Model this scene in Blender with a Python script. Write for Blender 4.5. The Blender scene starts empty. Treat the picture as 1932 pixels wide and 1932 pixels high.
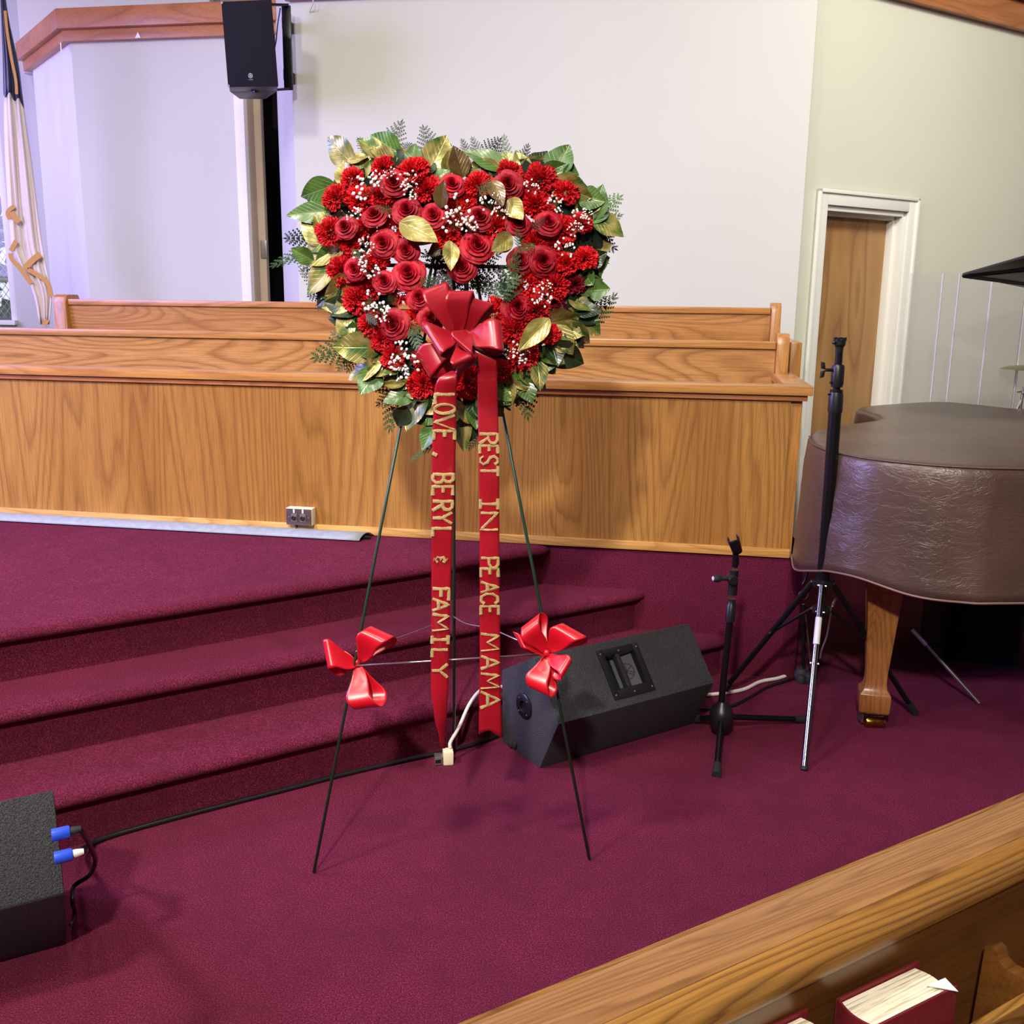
import bpy, bmesh, random
from math import *
from mathutils import Vector, Matrix, Quaternion, noise
V = Vector
random.seed(7)
SC = bpy.context.scene
C = SC.collection

# ---------------------------------------------------------------- camera
CAM_H, PITCH, ROLL, FPX = 1.5, radians(12.09), radians(.70), 1850.0
camd = bpy.data.cameras.new('camera'); camd.sensor_width = 36; camd.lens = FPX/1932*36
camd.clip_start = .05; camd.clip_end = 200
cam = bpy.data.objects.new('camera', camd); C.objects.link(cam); SC.camera = cam
cam.matrix_world = Matrix.Translation((0, 0, CAM_H)) @ Matrix.Rotation(pi/2-PITCH, 4, 'X') @ Matrix.Rotation(ROLL, 4, 'Z')

# ---------------------------------------------------------------- world, light, exposure
SC.view_settings.view_transform = 'Standard'; SC.view_settings.look = 'None'
SC.view_settings.gamma = 1; SC.view_settings.use_curve_mapping = False
SC.view_settings.exposure = -0.14
w = bpy.data.worlds.new('world'); SC.world = w; w.use_nodes = True
bg = w.node_tree.nodes['Background']; bg.inputs[0].default_value = (.80, .85, 1, 1); bg.inputs[1].default_value = 1.3
def area(name, loc, target, size, power, color, sy=None, spread=None):
    l = bpy.data.lights.new(name, 'AREA'); l.energy = power; l.color = color; l.size = size
    if sy: l.shape = 'RECTANGLE'; l.size_y = sy
    if spread: l.spread = spread
    o = bpy.data.objects.new(name, l); C.objects.link(o); o.location = loc
    o.rotation_euler = (V(target)-V(loc)).to_track_quat('-Z', 'Y').to_euler()
    return o
WARM = (1, .93, .83); NEUT = (1, .96, .91); LAV = (.47, .40, 1.0)
area('ceiling_lamp_key', (-.85, -2.4, 4.4), (-.5, 3.0, .8), .24, 150, WARM, None, radians(110))
area('ceiling_lamp_front', (-.5, 1.1, 4.5), (-.3, 2.8, .2), .30, 58, WARM)
area('ceiling_lamp_left', (-2.6, .8, 4.5), (-1.7, 3.5, .4), .5, 105, NEUT, None, radians(115))
area('fill_light_rear', (.9, -3.6, 4.5), (.5, 3.5, 1.0), 1.4, 20, NEUT)  # broad frontal fill added to even the light; no such fixture
area('ceiling_lamp_choir', (-.2, 3.4, 4.5), (.5, 6.2, 1.6), 1.0, 24, WARM)
area('ceiling_lamp_piano', (2.6, 3.3, 4.5), (3.4, 6.0, 2.0), .8, 80, (1, .97, .85), None, radians(130))
area('window_daylight_left', (-5.7, 3.3, 2.6), (-.4, 4.3, .7), 2.4, 265, LAV, 2.2, radians(125))
area('window_daylight_rear', (-5.7, 6.9, 2.8), (-2.3, 7.9, 2.4), 1.6, 110, LAV, 2.2, radians(140))

# ---------------------------------------------------------------- photo calibration: measured pixel -> point in the room
_R = cam.matrix_world.to_3x3(); _O = V((0, 0, CAM_H))
def ray(x, y): return _R @ V(((x-966)/FPX, (966-y)/FPX, -1))
def Z(x, y, z): d = ray(x, y); return _O+d*((z-CAM_H)/d.z)
def Y(x, y, yy): d = ray(x, y); return _O+d*(yy/d.y)
def PL(x, y, P, n): d = ray(x, y); return _O+d*((P-_O).dot(n)/d.dot(n))
S = .51                                   # stage height, three risers of .17
P0 = Z(760, 1013, S); A10 = radians(-10)
U = V((cos(A10), sin(A10), 0)); N = V((-sin(A10), cos(A10), 0))
def L2W(t, n, z): return V((P0.x, P0.y, 0))+U*t+N*n+V((0, 0, z))
def pt(x, y, n): q = PL(x, y, P0+N*n, N)-P0; return q.dot(U), q.z+P0.z
FR = Matrix.Translation((P0.x, P0.y, 0)) @ Matrix.Rotation(A10, 4, 'Z')      # choir frame: x along rail, y away, z up
A32 = radians(32.5); SU = V((cos(A32), sin(A32), 0)); SN = V((-sin(A32), cos(A32), 0))   # step direction

# ---------------------------------------------------------------- builders
def tag(o, label=None, cat=None, group=None, kind=None):
    if label: o['label'] = label
    if cat: o['category'] = cat
    if group: o['group'] = group
    if kind: o['kind'] = kind
    return o
def link(name, me, parent=None, M=None, mat=None):
    o = bpy.data.objects.new(name, me); C.objects.link(o)
    if mat and not me.materials: me.materials.append(mat)
    if parent: o.parent = parent
    if M is not None: o.matrix_local = M
    return o
def empty(name, loc, label, cat, group=None, M=None):
    o = bpy.data.objects.new(name, None); C.objects.link(o); o.empty_display_size = .05
    if M is not None: o.matrix_world = M
    else: o.location = loc
    return tag(o, label, cat, group)
class MB:
    def __init__(s): s.v = []; s.f = []; s.org = V((0, 0, 0)); s.smooth = False
    def add(s, vs, fs):
        b = len(s.v); s.v += [V(v) for v in vs]; s.f += [tuple(i+b for i in f) for f in fs]; return s
    def box(s, x0, x1, y0, y1, z0, z1):
        return s.add([(x0, y0, z0), (x1, y0, z0), (x1, y1, z0), (x0, y1, z0), (x0, y0, z1), (x1, y0, z1), (x1, y1, z1), (x0, y1, z1)],
                     [(0, 3, 2, 1), (4, 5, 6, 7), (0, 1, 5, 4), (1, 2, 6, 5), (2, 3, 7, 6), (3, 0, 4, 7)])
    def hexa(s, a, b):      # two quads (4 points each) joined
        return s.add(list(a)+list(b), [(3, 2, 1, 0), (4, 5, 6, 7), (0, 1, 5, 4), (1, 2, 6, 5), (2, 3, 7, 6), (3, 0, 4, 7)])
    def prism(s, poly, vec):   # polygon points extruded along vec
        n = len(poly); vec = V(vec)
        return s.add([V(p) for p in poly]+[V(p)+vec for p in poly], [tuple(range(n))[::-1], tuple(range(n, 2*n))]+[(i, (i+1) % n, n+(i+1) % n, n+i) for i in range(n)])
    def tube(s, pts, r, n=8, caps=True, flat=1.0, up=None):
        pts = [V(p) for p in pts]; m = len(pts); rr = r if isinstance(r, (list, tuple)) else [r]*m
        b = len(s.v); prev = None
        for i, p in enumerate(pts):
            t = (pts[min(i+1, m-1)]-pts[max(i-1, 0)])
            t = t.normalized() if t.length > 1e-9 else V((0, 0, 1))
            if prev is None:
                a = up or (V((0, 0, 1)) if abs(t.z) < .9 else V((1, 0, 0)))
                x = t.cross(a).normalized()
            else: x = (prev-t*prev.dot(t)); x = x.normalized() if x.length > 1e-6 else prev
            prev = x; y = t.cross(x)
            for k in range(n):
                an = 2*pi*k/n; s.v.append(p+x*cos(an)*rr[i]+y*sin(an)*rr[i]*flat)
        for i in range(m-1):
            for k in range(n):
                a = b+i*n+k; c = b+i*n+(k+1) % n; s.f.append((a, c, c+n, a+n))
        if caps: s.f.append(tuple(b+k for k in range(n))[::-1]); s.f.append(tuple(b+(m-1)*n+k for k in range(n)))
        return s
    def lathe(s, prof, org=(0, 0, 0), axis=(0, 0, 1), n=24, ph=0):    # prof: (radius, height)
        q = V(axis).normalized().to_track_quat('Z', 'Y'); b = len(s.v); org = V(org)
        for r, h in prof:
            for k in range(n):
                a = 2*pi*k/n+ph; s.v.append(org+q @ V((r*cos(a), r*sin(a), h)))
        for i in range(len(prof)-1):
            for k in range(n):
                a = b+i*n+k; c = b+i*n+(k+1) % n; s.f.append((a, c, c+n, a+n))
        s.f.append(tuple(b+k for k in range(n))[::-1]); s.f.append(tuple(b+(len(prof)-1)*n+k for k in range(n)))
        return s
    def grid(s, fn, nu, nv):
        b = len(s.v)
        for j in range(nv+1):
            for i in range(nu+1): s.v.append(V(fn(i/nu, j/nv)))
        for j in range(nv):
            for i in range(nu):
                a = b+j*(nu+1)+i; s.f.append((a, a+1, a+nu+2, a+nu+1))
        return s
    def mesh(s, name, mat=None, bevel=0, seg=2, smooth=None):
        me = bpy.data.meshes.new(name)
        me.from_pydata([tuple(v-s.org) for v in s.v], [], s.f)
        if bevel or smooth == 'auto':
            bm = bmesh.new(); bm.from_mesh(me); bmesh.ops.recalc_face_normals(bm, faces=bm.faces)
            if not bevel: bm.to_mesh(me); bm.free()
        if bevel:
            ed = [e for e in bm.edges if len(e.link_faces) == 2 and e.calc_face_angle(0) > .5]
            bmesh.ops.bevel(bm, geom=ed, offset=bevel, segments=seg, profile=.6, affect='EDGES', clamp_overlap=True)
            bm.to_mesh(me); bm.free()
        if smooth is None: smooth = s.smooth or bevel > 0
        if smooth:
            me.polygons.foreach_set('use_smooth', [True]*len(me.polygons))
            if bevel or smooth == 'auto':
                try: me.set_sharp_from_angle(angle=radians(40))
                except Exception: pass
        if mat: me.materials.append(mat)
        return me
    def build(s, name, mat, parent=None, M=None, bevel=0, smooth=None, seg=2):
        return link(name, s.mesh(name, mat, bevel, seg, smooth), parent, M)
def solidify(o, t, off=0):
    m = o.modifiers.new('thickness', 'SOLIDIFY'); m.thickness = t; m.offset = off; return o
def spline(pts, k=6):
    pts = [V(p) for p in pts]; out = []
    P = [pts[0]*2-pts[1]]+pts+[pts[-1]*2-pts[-2]]
    for i in range(1, len(P)-2):
        for j in range(k):
            t = j/k; a, b, c, d = P[i-1], P[i], P[i+1], P[i+2]
            out.append(.5*((2*b)+(c-a)*t+(2*a-5*b+4*c-d)*t*t+(3*b-a-3*c+d)*t**3))
    out.append(pts[-1]); return out
def basis(x, y, z, o): 
    M = Matrix.Identity(4)
    for i, c in enumerate((x, y, z, o)):
        for r in range(3): M[r][i] = c[r]
    return M

# ---------------------------------------------------------------- materials
def lin(h):
    if isinstance(h, str): h = [int(h[i:i+2], 16) for i in (0, 2, 4)]
    c = [x/255 for x in h]; return tuple([(x/12.92 if x <= .04045 else ((x+.055)/1.055)**2.4) for x in c]+[1])
class Mat:
    def __init__(s, name, col='808080', rough=.5, metal=0, spec=.5):
        s.m = bpy.data.materials.new(name); s.m.use_nodes = True; s.nt = s.m.node_tree
        s.b = s.nt.nodes['Principled BSDF']; s.b.inputs['Base Color'].default_value = lin(col)
        s.b.inputs['Roughness'].default_value = rough; s.b.inputs['Metallic'].default_value = metal
        s.b.inputs['Specular IOR Level'].default_value = spec
    def n(s, t, **kw):
        x = s.nt.nodes.new(t)
        for k, v in kw.items(): setattr(x, k, v)
        return x
    def l(s, a, b): s.nt.links.new(a, b)
    def coord(s, scale=(1, 1, 1), kind='Object', loc=(0, 0, 0)):
        t = s.n('ShaderNodeTexCoord'); m = s.n('ShaderNodeMapping'); m.inputs['Scale'].default_value = scale; m.inputs['Location'].default_value = loc
        s.l(t.outputs[kind], m.inputs[0]); return m.outputs[0]
    def noise(s, vec, scale, detail=2, rough=.5, dist=0):
        x = s.n('ShaderNodeTexNoise'); s.l(vec, x.inputs['Vector']); x.inputs['Scale'].default_value = scale
        x.inputs['Detail'].default_value = detail; x.inputs['Roughness'].default_value = rough; x.inputs['Distortion'].default_value = dist
        return x.outputs['Fac']
    def math(s, op, a, b=None, clamp=False):
        x = s.n('ShaderNodeMath', operation=op); x.use_clamp = clamp
        for i, v in enumerate((a, b)):
            if v is None: continue
            if isinstance(v, (int, float)): x.inputs[i].default_value = v
            else: s.l(v, x.inputs[i])
        return x.outputs[0]
    def ramp(s, fac, stops, interp='LINEAR'):
        x = s.n('ShaderNodeValToRGB'); s.l(fac, x.inputs[0]); r = x.color_ramp; r.interpolation = interp
        while len(r.elements) < len(stops): r.elements.new(.5)
        for e, (p, c) in zip(r.elements, stops): e.position = p; e.color = c if isinstance(c, tuple) else lin(c)
        return x.outputs[0]
    def mix(s, f, a, b, mode='MIX'):
        x = s.n('ShaderNodeMix', data_type='RGBA', blend_type=mode)
        for i, v in ((0, f), (6, a), (7, b)):
            if isinstance(v, (int, float)): x.inputs[i].default_value = v
            elif isinstance(v, (tuple, str)): x.inputs[i].default_value = lin(v) if isinstance(v, str) else v
            else: s.l(v, x.inputs[i])
        return x.outputs[2]
    def col(s, c): s.l(c, s.b.inputs['Base Color']); return s
    def bump(s, h, strength=.3, dist=.002):
        x = s.n('ShaderNodeBump'); x.inputs['Strength'].default_value = strength; x.inputs['Distance'].default_value = dist
        s.l(h, x.inputs['Height']); s.l(x.outputs[0], s.b.inputs['Normal']); return s
def plain(name, col, rough=.5, metal=0, spec=.5, nz=0, ns=40):
    m = Mat(name, col, rough, metal, spec)
    if nz:
        f = m.noise(m.coord(), ns, 3)
        c = lin(col); m.col(m.ramp(f, [(.3, tuple([x*(1-nz) for x in c[:3]]+[1])), (.7, tuple([min(1, x*(1+nz)) for x in c[:3]]+[1]))]))
        m.bump(f, .1, .001)
    return m.m
def oak(name, light, mid, dark, axis='x', K=9, sc=3.0, stretch=.14, rough=.38, seed=0, line=.55, plank=0):
    m = Mat(name, mid, rough, 0, .45)
    st = {'x': (stretch, 1, 1), 'y': (1, stretch, 1), 'z': (1, 1, stretch)}[axis]
    fs = {'x': (.03, 1, 1), 'y': (1, .03, 1), 'z': (1, 1, .03)}[axis]
    v = m.coord(st, loc=(seed, seed*1.7, seed*.6))
    n1 = m.noise(v, sc, 1.2, .4, .25)
    wob = m.noise(v, sc*9, 2, .6)
    r = m.math('ADD', m.math('MULTIPLY', n1, K*3.2), m.math('MULTIPLY', wob, .5))
    fr = m.math('FRACT', r)
    rings = m.ramp(fr, [(0, (.0, .0, .0, 1)), (.10, (.35, .35, .35, 1)), (.45, (1, 1, 1, 1)), (.86, (.8, .8, .8, 1)), (1, (0, 0, 0, 1))])
    fib = m.noise(m.coord(fs, loc=(seed, 0, 0)), 190, 3, .65)
    big = m.noise(m.coord(st, loc=(9+seed, 0, 3)), sc*.8, 1)
    base = m.ramp(big, [(.32, mid), (.68, light)])
    g = m.mix(m.math('MULTIPLY', m.math('SUBTRACT', 1, rings), line), base, dark)
    f2 = m.ramp(fib, [(.36, (0, 0, 0, 1)), (.56, (1, 1, 1, 1))])
    g = m.mix(m.math('MULTIPLY', m.math('SUBTRACT', 1, f2), .38), g, dark)
    m.col(g); m.bump(m.math('ADD', fib, m.math('MULTIPLY', rings, .4)), .12, .0008)
    return m.m
M = {}
M['oak_panel'] = oak('oak_panel', 'b08040', '9b6a30', '653d17', 'z', 9, 3.4, .08, .36, 1.3, .5)
M['oak_rail'] = oak('oak_rail', 'c08a4c', 'ad763b', '7b4a20', 'x', 5, 5, .10, .3, 4.1, .5)
M['oak_pew'] = oak('oak_pew', 'c39055', 'b27c43', '744620', 'x', 8, 3.4, .22, .3, 2.2, .6)
M['oak_pew_rear'] = oak('oak_pew_rear', 'c08c52', 'ac7740', '79491f', 'x', 8, 3.6, .16, .3, 7.7, .55)
M['oak_base'] = oak('oak_base', 'd9ab66', 'cb9751', '8a5a26', 'x', 6, 5, .12, .35, 5.2, .5)
M['oak_cap'] = oak('oak_cap', 'b5794c', 'a3683e', '7d4826', 'x', 6, 3, .12, .35, 3.3, .5)
M['oak_near'] = oak('oak_near', 'a87a3c', '93662f', '4e2f13', 'x', 10, 8, .10, .3, 6.1, .75)
M['oak_near_top'] = oak('oak_near_top', 'a3794a', '92683d', '5a391c', 'x', 9, 14, .045, .24, 8.4, .55)
M['oak_dark'] = oak('oak_dark', '74491f', '633b18', '43260e', 'x', 4, 4, .10, .34, 9.4, .3)  # dark oak; on the near pew backrest its tone stands in for shade
M['oak_leg'] = oak('oak_leg', 'a8713f', '955f31', '5d3515', 'z', 6, 9, .12, .3, 2.4, .5)
M['oak_post'] = oak('oak_post', 'bd8747', 'aa7336', '744517', 'z', 6, 5, .12, .3, 1.4, .5)
def birch():
    m = Mat('birch_door', 'a47a49', .42); v = m.coord((1, 1, .16), loc=(3, 2, 1))
    n = m.noise(v, 5.5, 1, .4, .3); st = m.ramp(m.math('FRACT', m.math('MULTIPLY', n, 4)), [(0, '8a6238'), (.12, 'a17645'), (.7, 'b08650'), (1, '93693c')])
    f = m.noise(m.coord((1, 1, .05)), 60, 3); m.col(m.mix(m.math('MULTIPLY', f, .3), st, '84603a')); return m.m
M['birch'] = birch()
def carpet():
    m = Mat('burgundy_carpet', '6e1c3c', .95, 0, .1)
    v = m.coord(kind='Object')
    a = m.noise(v, 250, 4, .8); b = m.noise(v, 2.2, 3, .6, .6); c = m.noise(v, 12, 3, .65, .4)
    base = m.ramp(a, [(.36, '3a0c1b'), (.5, '601732'), (.64, '903a58')])
    f = m.math('ADD', m.math('MULTIPLY', b, .55), m.math('MULTIPLY', c, .45))
    base = m.mix(m.ramp(f, [(.36, (.55, .55, .55, 1)), (.62, (0, 0, 0, 1))]), base, '4a1728')
    m.col(base)
    m.bump(m.math('ADD', m.math('MULTIPLY', a, 1.0), m.math('MULTIPLY', c, .25)), .6, .005)
    try:
        m.b.inputs['Sheen Weight'].default_value = .06; m.b.inputs['Sheen Roughness'].default_value = .5
        m.b.inputs['Sheen Tint'].default_value = lin('c65a8c')
    except Exception: pass
    return m.m
M['carpet'] = carpet()
def wallm(name, col):
    m = Mat(name, col, .6, 0, .3); f = m.noise(m.coord(), 90, 3, .6); g = m.noise(m.coord(), 1.1, 2)
    c = lin(col); m.col(m.ramp(g, [(.3, tuple([x*.96 for x in c[:3]]+[1])), (.7, c)])); m.bump(f, .08, .001); return m.m
M['wall'] = wallm('painted_wall', 'c4c6bb'); M['wall_r'] = wallm('painted_wall_cream', 'd6d6c6'); M['white'] = wallm('white_trim', 'e6e5de')
M['ceil'] = wallm('ceiling_paint', 'd8d5cc')
M['jamb'] = wallm('beige_jamb', 'b8a78e')
M['passage_shade'] = plain('passage_shade_black', '120e12', .9)  # near-black colour stands in for the unlit space past the recess doorway
def speckle(name, c0, c1, scale=420, rough=.62):
    m = Mat(name, c0, rough, 0, .4); a = m.noise(m.coord(), scale, 2, .7); b = m.noise(m.coord(), scale*.45, 2, .6)
    m.col(m.ramp(a, [(.4, c0), (.66, c1)])); m.bump(m.math('ADD', a, b), 1.0, .003); return m.m
M['cab'] = speckle('textured_black_cabinet', '212123', '4c4d51')
M['blk'] = plain('black_plastic', '161618', .38); M['blkm'] = plain('black_metal', '131316', .3, .3)
M['blk_soft'] = plain('black_rubber', '1b1b1d', .7); M['grille'] = plain('black_grille', '121117', .8, 0, .2, .25, 600)
M['grey_plastic'] = plain('grey_plastic', '55575a', .45); M['chrome'] = plain('chrome', '85878f', .18, 1); M['cup_grey'] = plain('grey_recess_plastic', '48494c', .4)
M['steel'] = plain('brushed_steel', '7e7170', .35, .8); M['steel_d'] = plain('steel_light', 'a39a96', .35, .8)
M['brass'] = plain('brass', 'b9923c', .22, 1); M['silver'] = plain('silver_wire', 'b9b2ae', .3, .9)
M['greenwire'] = plain('green_wire', '22402c', .35, .2); M['white_cord'] = plain('white_cord', 'd8cfc4', .45)
M['blue'] = plain('blue_plastic', '2b4fd2', .35); M['ivory'] = plain('ivory_plastic', 'e9dfc0', .4)
M['label'] = plain('white_label', 'd9d9de', .5); M['greymat'] = plain('grey_rubber_mat', '8c949e', .5, 0, .5, .12, 30)
M['logo'] = plain('logo_silver', 'b9b9b4', .35, .3)
def leather():
    m = Mat('brown_vinyl', '5a3c2e', .36, 0, .55)
    v = m.coord((1, 1, 2.0)); a = m.noise(v, 16, 4, .62, 1.0); b = m.noise(m.coord(), 3, 2)
    cr = m.math('ABSOLUTE', m.math('SUBTRACT', m.noise(m.coord((1, 1, 2.6)), 11, 3, .6, 1.4), .5))
    cr = m.math('MINIMUM', cr, .06)
    m.col(m.ramp(b, [(.3, '48362e'), (.7, '5a443a')]))
    m.bump(m.math('ADD', m.math('MULTIPLY', a, .5), m.math('MULTIPLY', cr, 2.2)), .5, .006); return m.m
M['leather'] = leather(); M['piping'] = plain('cover_piping', '7d5d55', .4)
def satin(name, col, deep):
    m = Mat(name, col, .34, .0, .7); g = m.noise(m.coord((1, 1, 1)), 9, 2)
    m.col(m.ramp(g, [(.3, deep), (.7, col)])); m.b.inputs['Anisotropic'].default_value = .5
    try: m.b.inputs['Sheen Weight'].default_value = .25; m.b.inputs['Sheen Tint'].default_value = lin('ff8090'); m.b.inputs['Sheen Roughness'].default_value = .3
    except Exception: pass
    return m.m
M['satin'] = satin('red_satin', 'a31324', '8c0d1b'); M['satin_b'] = satin('bright_red_satin', 'd31327', 'bd0b1f')
def glitter():
    m = Mat('gold_glitter', 'd9b25e', .4, .25); v = m.coord()
    vo = m.n('ShaderNodeTexVoronoi'); m.l(v, vo.inputs['Vector']); vo.inputs['Scale'].default_value = 900
    m.col(m.ramp(vo.outputs['Distance'], [(.1, 'fff6d0'), (.45, 'e2c47c'), (.8, 'a57c36')])); m.bump(vo.outputs['Distance'], 1, .002); return m.m
M['glitter'] = glitter()
def petal(name, c0, c1, c2):
    m = Mat(name, c1, .55, 0, .25)
    t = m.n('ShaderNodeTexCoord'); sx = m.n('ShaderNodeSeparateXYZ'); m.l(t.outputs['Object'], sx.inputs[0])
    g = m.noise(t.outputs['Object'], 4, 2)
    oi = m.n('ShaderNodeObjectInfo')
    c = m.ramp(g, [(.3, c0), (.5, c1), (.72, c2)])
    hs = m.n('ShaderNodeHueSaturation'); m.l(c, hs.inputs['Color']); m.l(m.math('ADD', .8, m.math('MULTIPLY', oi.outputs['Random'], .4)), hs.inputs['Value'])
    m.col(hs.outputs[0]); m.bump(m.noise(t.outputs['Object'], 25, 2), .15, .02)
    return m.m
M['rose'] = petal('rose_petal', '7c0416', '9c0a20', 'b8142c'); M['carn'] = petal('carnation_petal', 'a50616', 'cc1422', 'e63232')
M['bud'] = petal('dark_carnation', '560814', '7a0c20', '98142c')
def leafm(name, kind):
    m = Mat(name, '3d5a24', .32, 0, .6)
    t = m.n('ShaderNodeTexCoord'); oi = m.n('ShaderNodeObjectInfo')
    mp = m.n('ShaderNodeMapping'); m.l(t.outputs['Object'], mp.inputs[0]); 
    sx = m.n('ShaderNodeSeparateXYZ'); m.l(t.outputs['Object'], sx.inputs[0])
    ax = m.math('ABSOLUTE', sx.outputs[0])
    ve = m.math('FRACT', m.math('SUBTRACT', m.math('MULTIPLY', sx.outputs[1], 7), m.math('MULTIPLY', ax, 6)))
    vein = m.ramp(ve, [(0, (1, 1, 1, 1)), (.12, (0, 0, 0, 1)), (.92, (0, 0, 0, 1)), (1, (1, 1, 1, 1))])
    mid = m.ramp(ax, [(.012, (1, 1, 1, 1)), (.03, (0, 0, 0, 1))])
    vm = m.math('MAXIMUM', vein, mid)
    n4 = m.n('ShaderNodeTexNoise', noise_dimensions='4D'); m.l(t.outputs['Object'], n4.inputs['Vector']); n4.inputs['Scale'].default_value = 2.2
    m.l(m.math('MULTIPLY', oi.outputs['Random'], 40), n4.inputs['W']); f = n4.outputs['Fac']
    green = m.ramp(f, [(.3, '2f4f1c'), (.7, '4f7230')]); gold = m.ramp(f, [(.3, '6c6230'), (.5, '978a48'), (.72, 'c6bd84')])
    if kind == 'green': c = green; k = 0.0
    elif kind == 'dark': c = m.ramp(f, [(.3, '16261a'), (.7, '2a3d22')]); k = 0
    elif kind == 'brown': c = m.ramp(f, [(.3, '4a3520'), (.7, '6c5628')]); k = .2
    elif kind == 'gold': c = gold; k = .35
    else:
        fac = m.ramp(f, [(.42, (0, 0, 0, 1)), (.54, (1, 1, 1, 1))]); c = m.mix(fac, green, gold); k = None
        m.l(m.math('MULTIPLY', fac, .5), m.b.inputs['Metallic'])
    if k: m.b.inputs['Metallic'].default_value = k
    c = m.mix(m.math('MULTIPLY', vm, .35), c, '8c9350' if kind in ('green', 'mix') else '4b4420')
    m.col(c); m.bump(m.math('SUBTRACT', 1, vm), .25, .012); return m.m
for k in ('green', 'dark', 'brown', 'gold', 'mix'): M['leaf_'+k] = leafm('leaf_'+k, k)
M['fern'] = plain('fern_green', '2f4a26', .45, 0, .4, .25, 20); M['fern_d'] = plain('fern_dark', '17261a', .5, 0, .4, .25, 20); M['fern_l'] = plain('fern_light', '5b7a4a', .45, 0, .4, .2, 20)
M['blossom'] = plain('white_blossom', 'f2efe6', .6); M['stem'] = plain('thin_stem', '5c6a45', .6)
M['moss'] = plain('dark_moss', '141c12', .9, 0, .2, .4, 30)
def cloth(name, col, sh=.3):
    m = Mat(name, col, .5, 0, .4); m.b.inputs['Sheen Weight'].default_value = sh; m.bump(m.noise(m.coord((1, 1, 1)), 400, 2), .1, .001); return m.m
M['flagw'] = cloth('flag_white', 'dccfd0'); M['flagb'] = cloth('flag_blue', '1d2550'); M['fringe'] = cloth('gold_fringe', 'bd8a3c')
M['page'] = None
def pages():
    m = Mat('book_pages', 'efe6c8', .8, 0, .1); f = m.noise(m.coord((.03, 1, .4)), 420, 3, .6)
    m.col(m.ramp(f, [(.38, 'b9ad8c'), (.52, 'efe6cc'), (.7, 'f6efd9')])); m.bump(f, .5, .001); return m.m
M['page'] = pages(); M['bookred'] = plain('maroon_bookcloth', '6a1a22', .5, 0, .4, .15, 300)
def glass(name, tint, fac, rough=.05):
    m = Mat(name, tint, rough); nt = m.nt; out = nt.nodes['Material Output']
    tr = m.n('ShaderNodeBsdfTransparent'); gl = m.n('ShaderNodeBsdfGlossy'); gl.inputs[1].default_value = rough; di = m.n('ShaderNodeBsdfDiffuse'); di.inputs[0].default_value = lin(tint)
    fz = m.n('ShaderNodeFresnel'); fz.inputs[0].default_value = 1.45
    a = m.n('ShaderNodeMixShader'); a.inputs[0].default_value = fac; m.l(tr.outputs[0], a.inputs[1]); m.l(di.outputs[0], a.inputs[2])
    b = m.n('ShaderNodeMixShader'); m.l(fz.outputs[0], b.inputs[0]); m.l(a.outputs[0], b.inputs[1]); m.l(gl.outputs[0], b.inputs[2])
    m.l(b.outputs[0], out.inputs[0]); return m.m
M['acrylic'] = glass('acrylic', 'b9bcc0', .10); M['acr_edge'] = glass('acrylic_edge', 'dfe2e6', .45)
M['pane'] = glass('window_glass', 'd8dce6', .04)
M['grass'] = plain('grass', '86a04e', .9, 0, .1, .3, 8); M['hedge'] = plain('hedge', '6f7a68', .9, 0, .1, .5, 6)
M['fence'] = plain('galvanised', 'c8ccd2', .5, .4); M['cym'] = plain('cymbal', '9a8c52', .3, .8)
print('materials done')

# ================================================================ SETTING
def struct(o): o['kind'] = 'structure'; return o
m = MB(); m.box(-8, 8, -5, 12, -.05, 0); struct(m.build('floor', M['carpet']))
m = MB(); m.box(-8, 8, -5, 12, 4.8, 4.9); struct(m.build('ceiling', M['ceil']))
m = MB(); m.box(-8, 8, -5.1, -5, 0, 4.8); struct(m.build('wall_behind', M['wall']))
m = MB(); m.box(7.9, 8, -5, 12, 0, 4.8); struct(m.build('wall_far_right', M['wall_r']))
m = MB(); m.box(-6.1, -6.0, -5, 8.6, 0, 4.8); struct(m.build('wall_left', M['wall']))

# stage and its two lower steps: front edges as measured, all meeting the carpeted riser under the choir rail
def hitn(a, d, n=0):      # travel from a along d to the plane n
    return a+d*((n-(a-P0).dot(N))/d.dot(N))
def step(name, a, b, top, zlow, thick=True):
    a, b = V((a[0], a[1], 0)), V((b[0], b[1], 0)); d = (b-a).normalized(); back = V((-d.y, d.x, 0))
    R = hitn(a, d); a0 = a-d*2.6
    line = [a0+(R-a0)*k/24 for k in range(24)]
    line += [R-d*.10, R-d*.06+back*.004, R-d*.02+back*.014, R+d*.0+back*.03]
    line = [l for l in line if (l-R).dot(d) <= .0001]
    line.sort(key=lambda l: (l-a0).dot(d))
    prof = [(-.045, 0), (-.03, -.0015), (-.014, -.006), (-.004, -.014), (0, -.024), (-.003, -.034), (-.010, -.040), (-.034, -.042), (-.036, -(top-zlow))]
    mb = MB(); n = len(prof)
    for l in line:
        for o, dz in prof: mb.v.append(V((l.x, l.y, top+dz))-back*o)
    for i in range(len(line)-1):
        for k in range(n-1): q = i*n+k; mb.f.append((q, q+1, q+n+1, q+n))
    b1 = len(mb.v); mm = len(line)
    for l in line:
        e = V((l.x, l.y, top))+back*.045; far = hitn(e, back, .02); far.z = top
        if (far-e).dot(back) < 0: far = e.copy()
        mb.v += [e, far]
    for i in range(mm-1): mb.f.append((b1+2*i, b1+2*i+2, b1+2*i+3, b1+2*i+1))
    o = struct(mb.build(name, M['carpet'], smooth='auto')); return o
step('step_lower', (-1.216, 2.437), (.819, 3.766), .17, 0)
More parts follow.
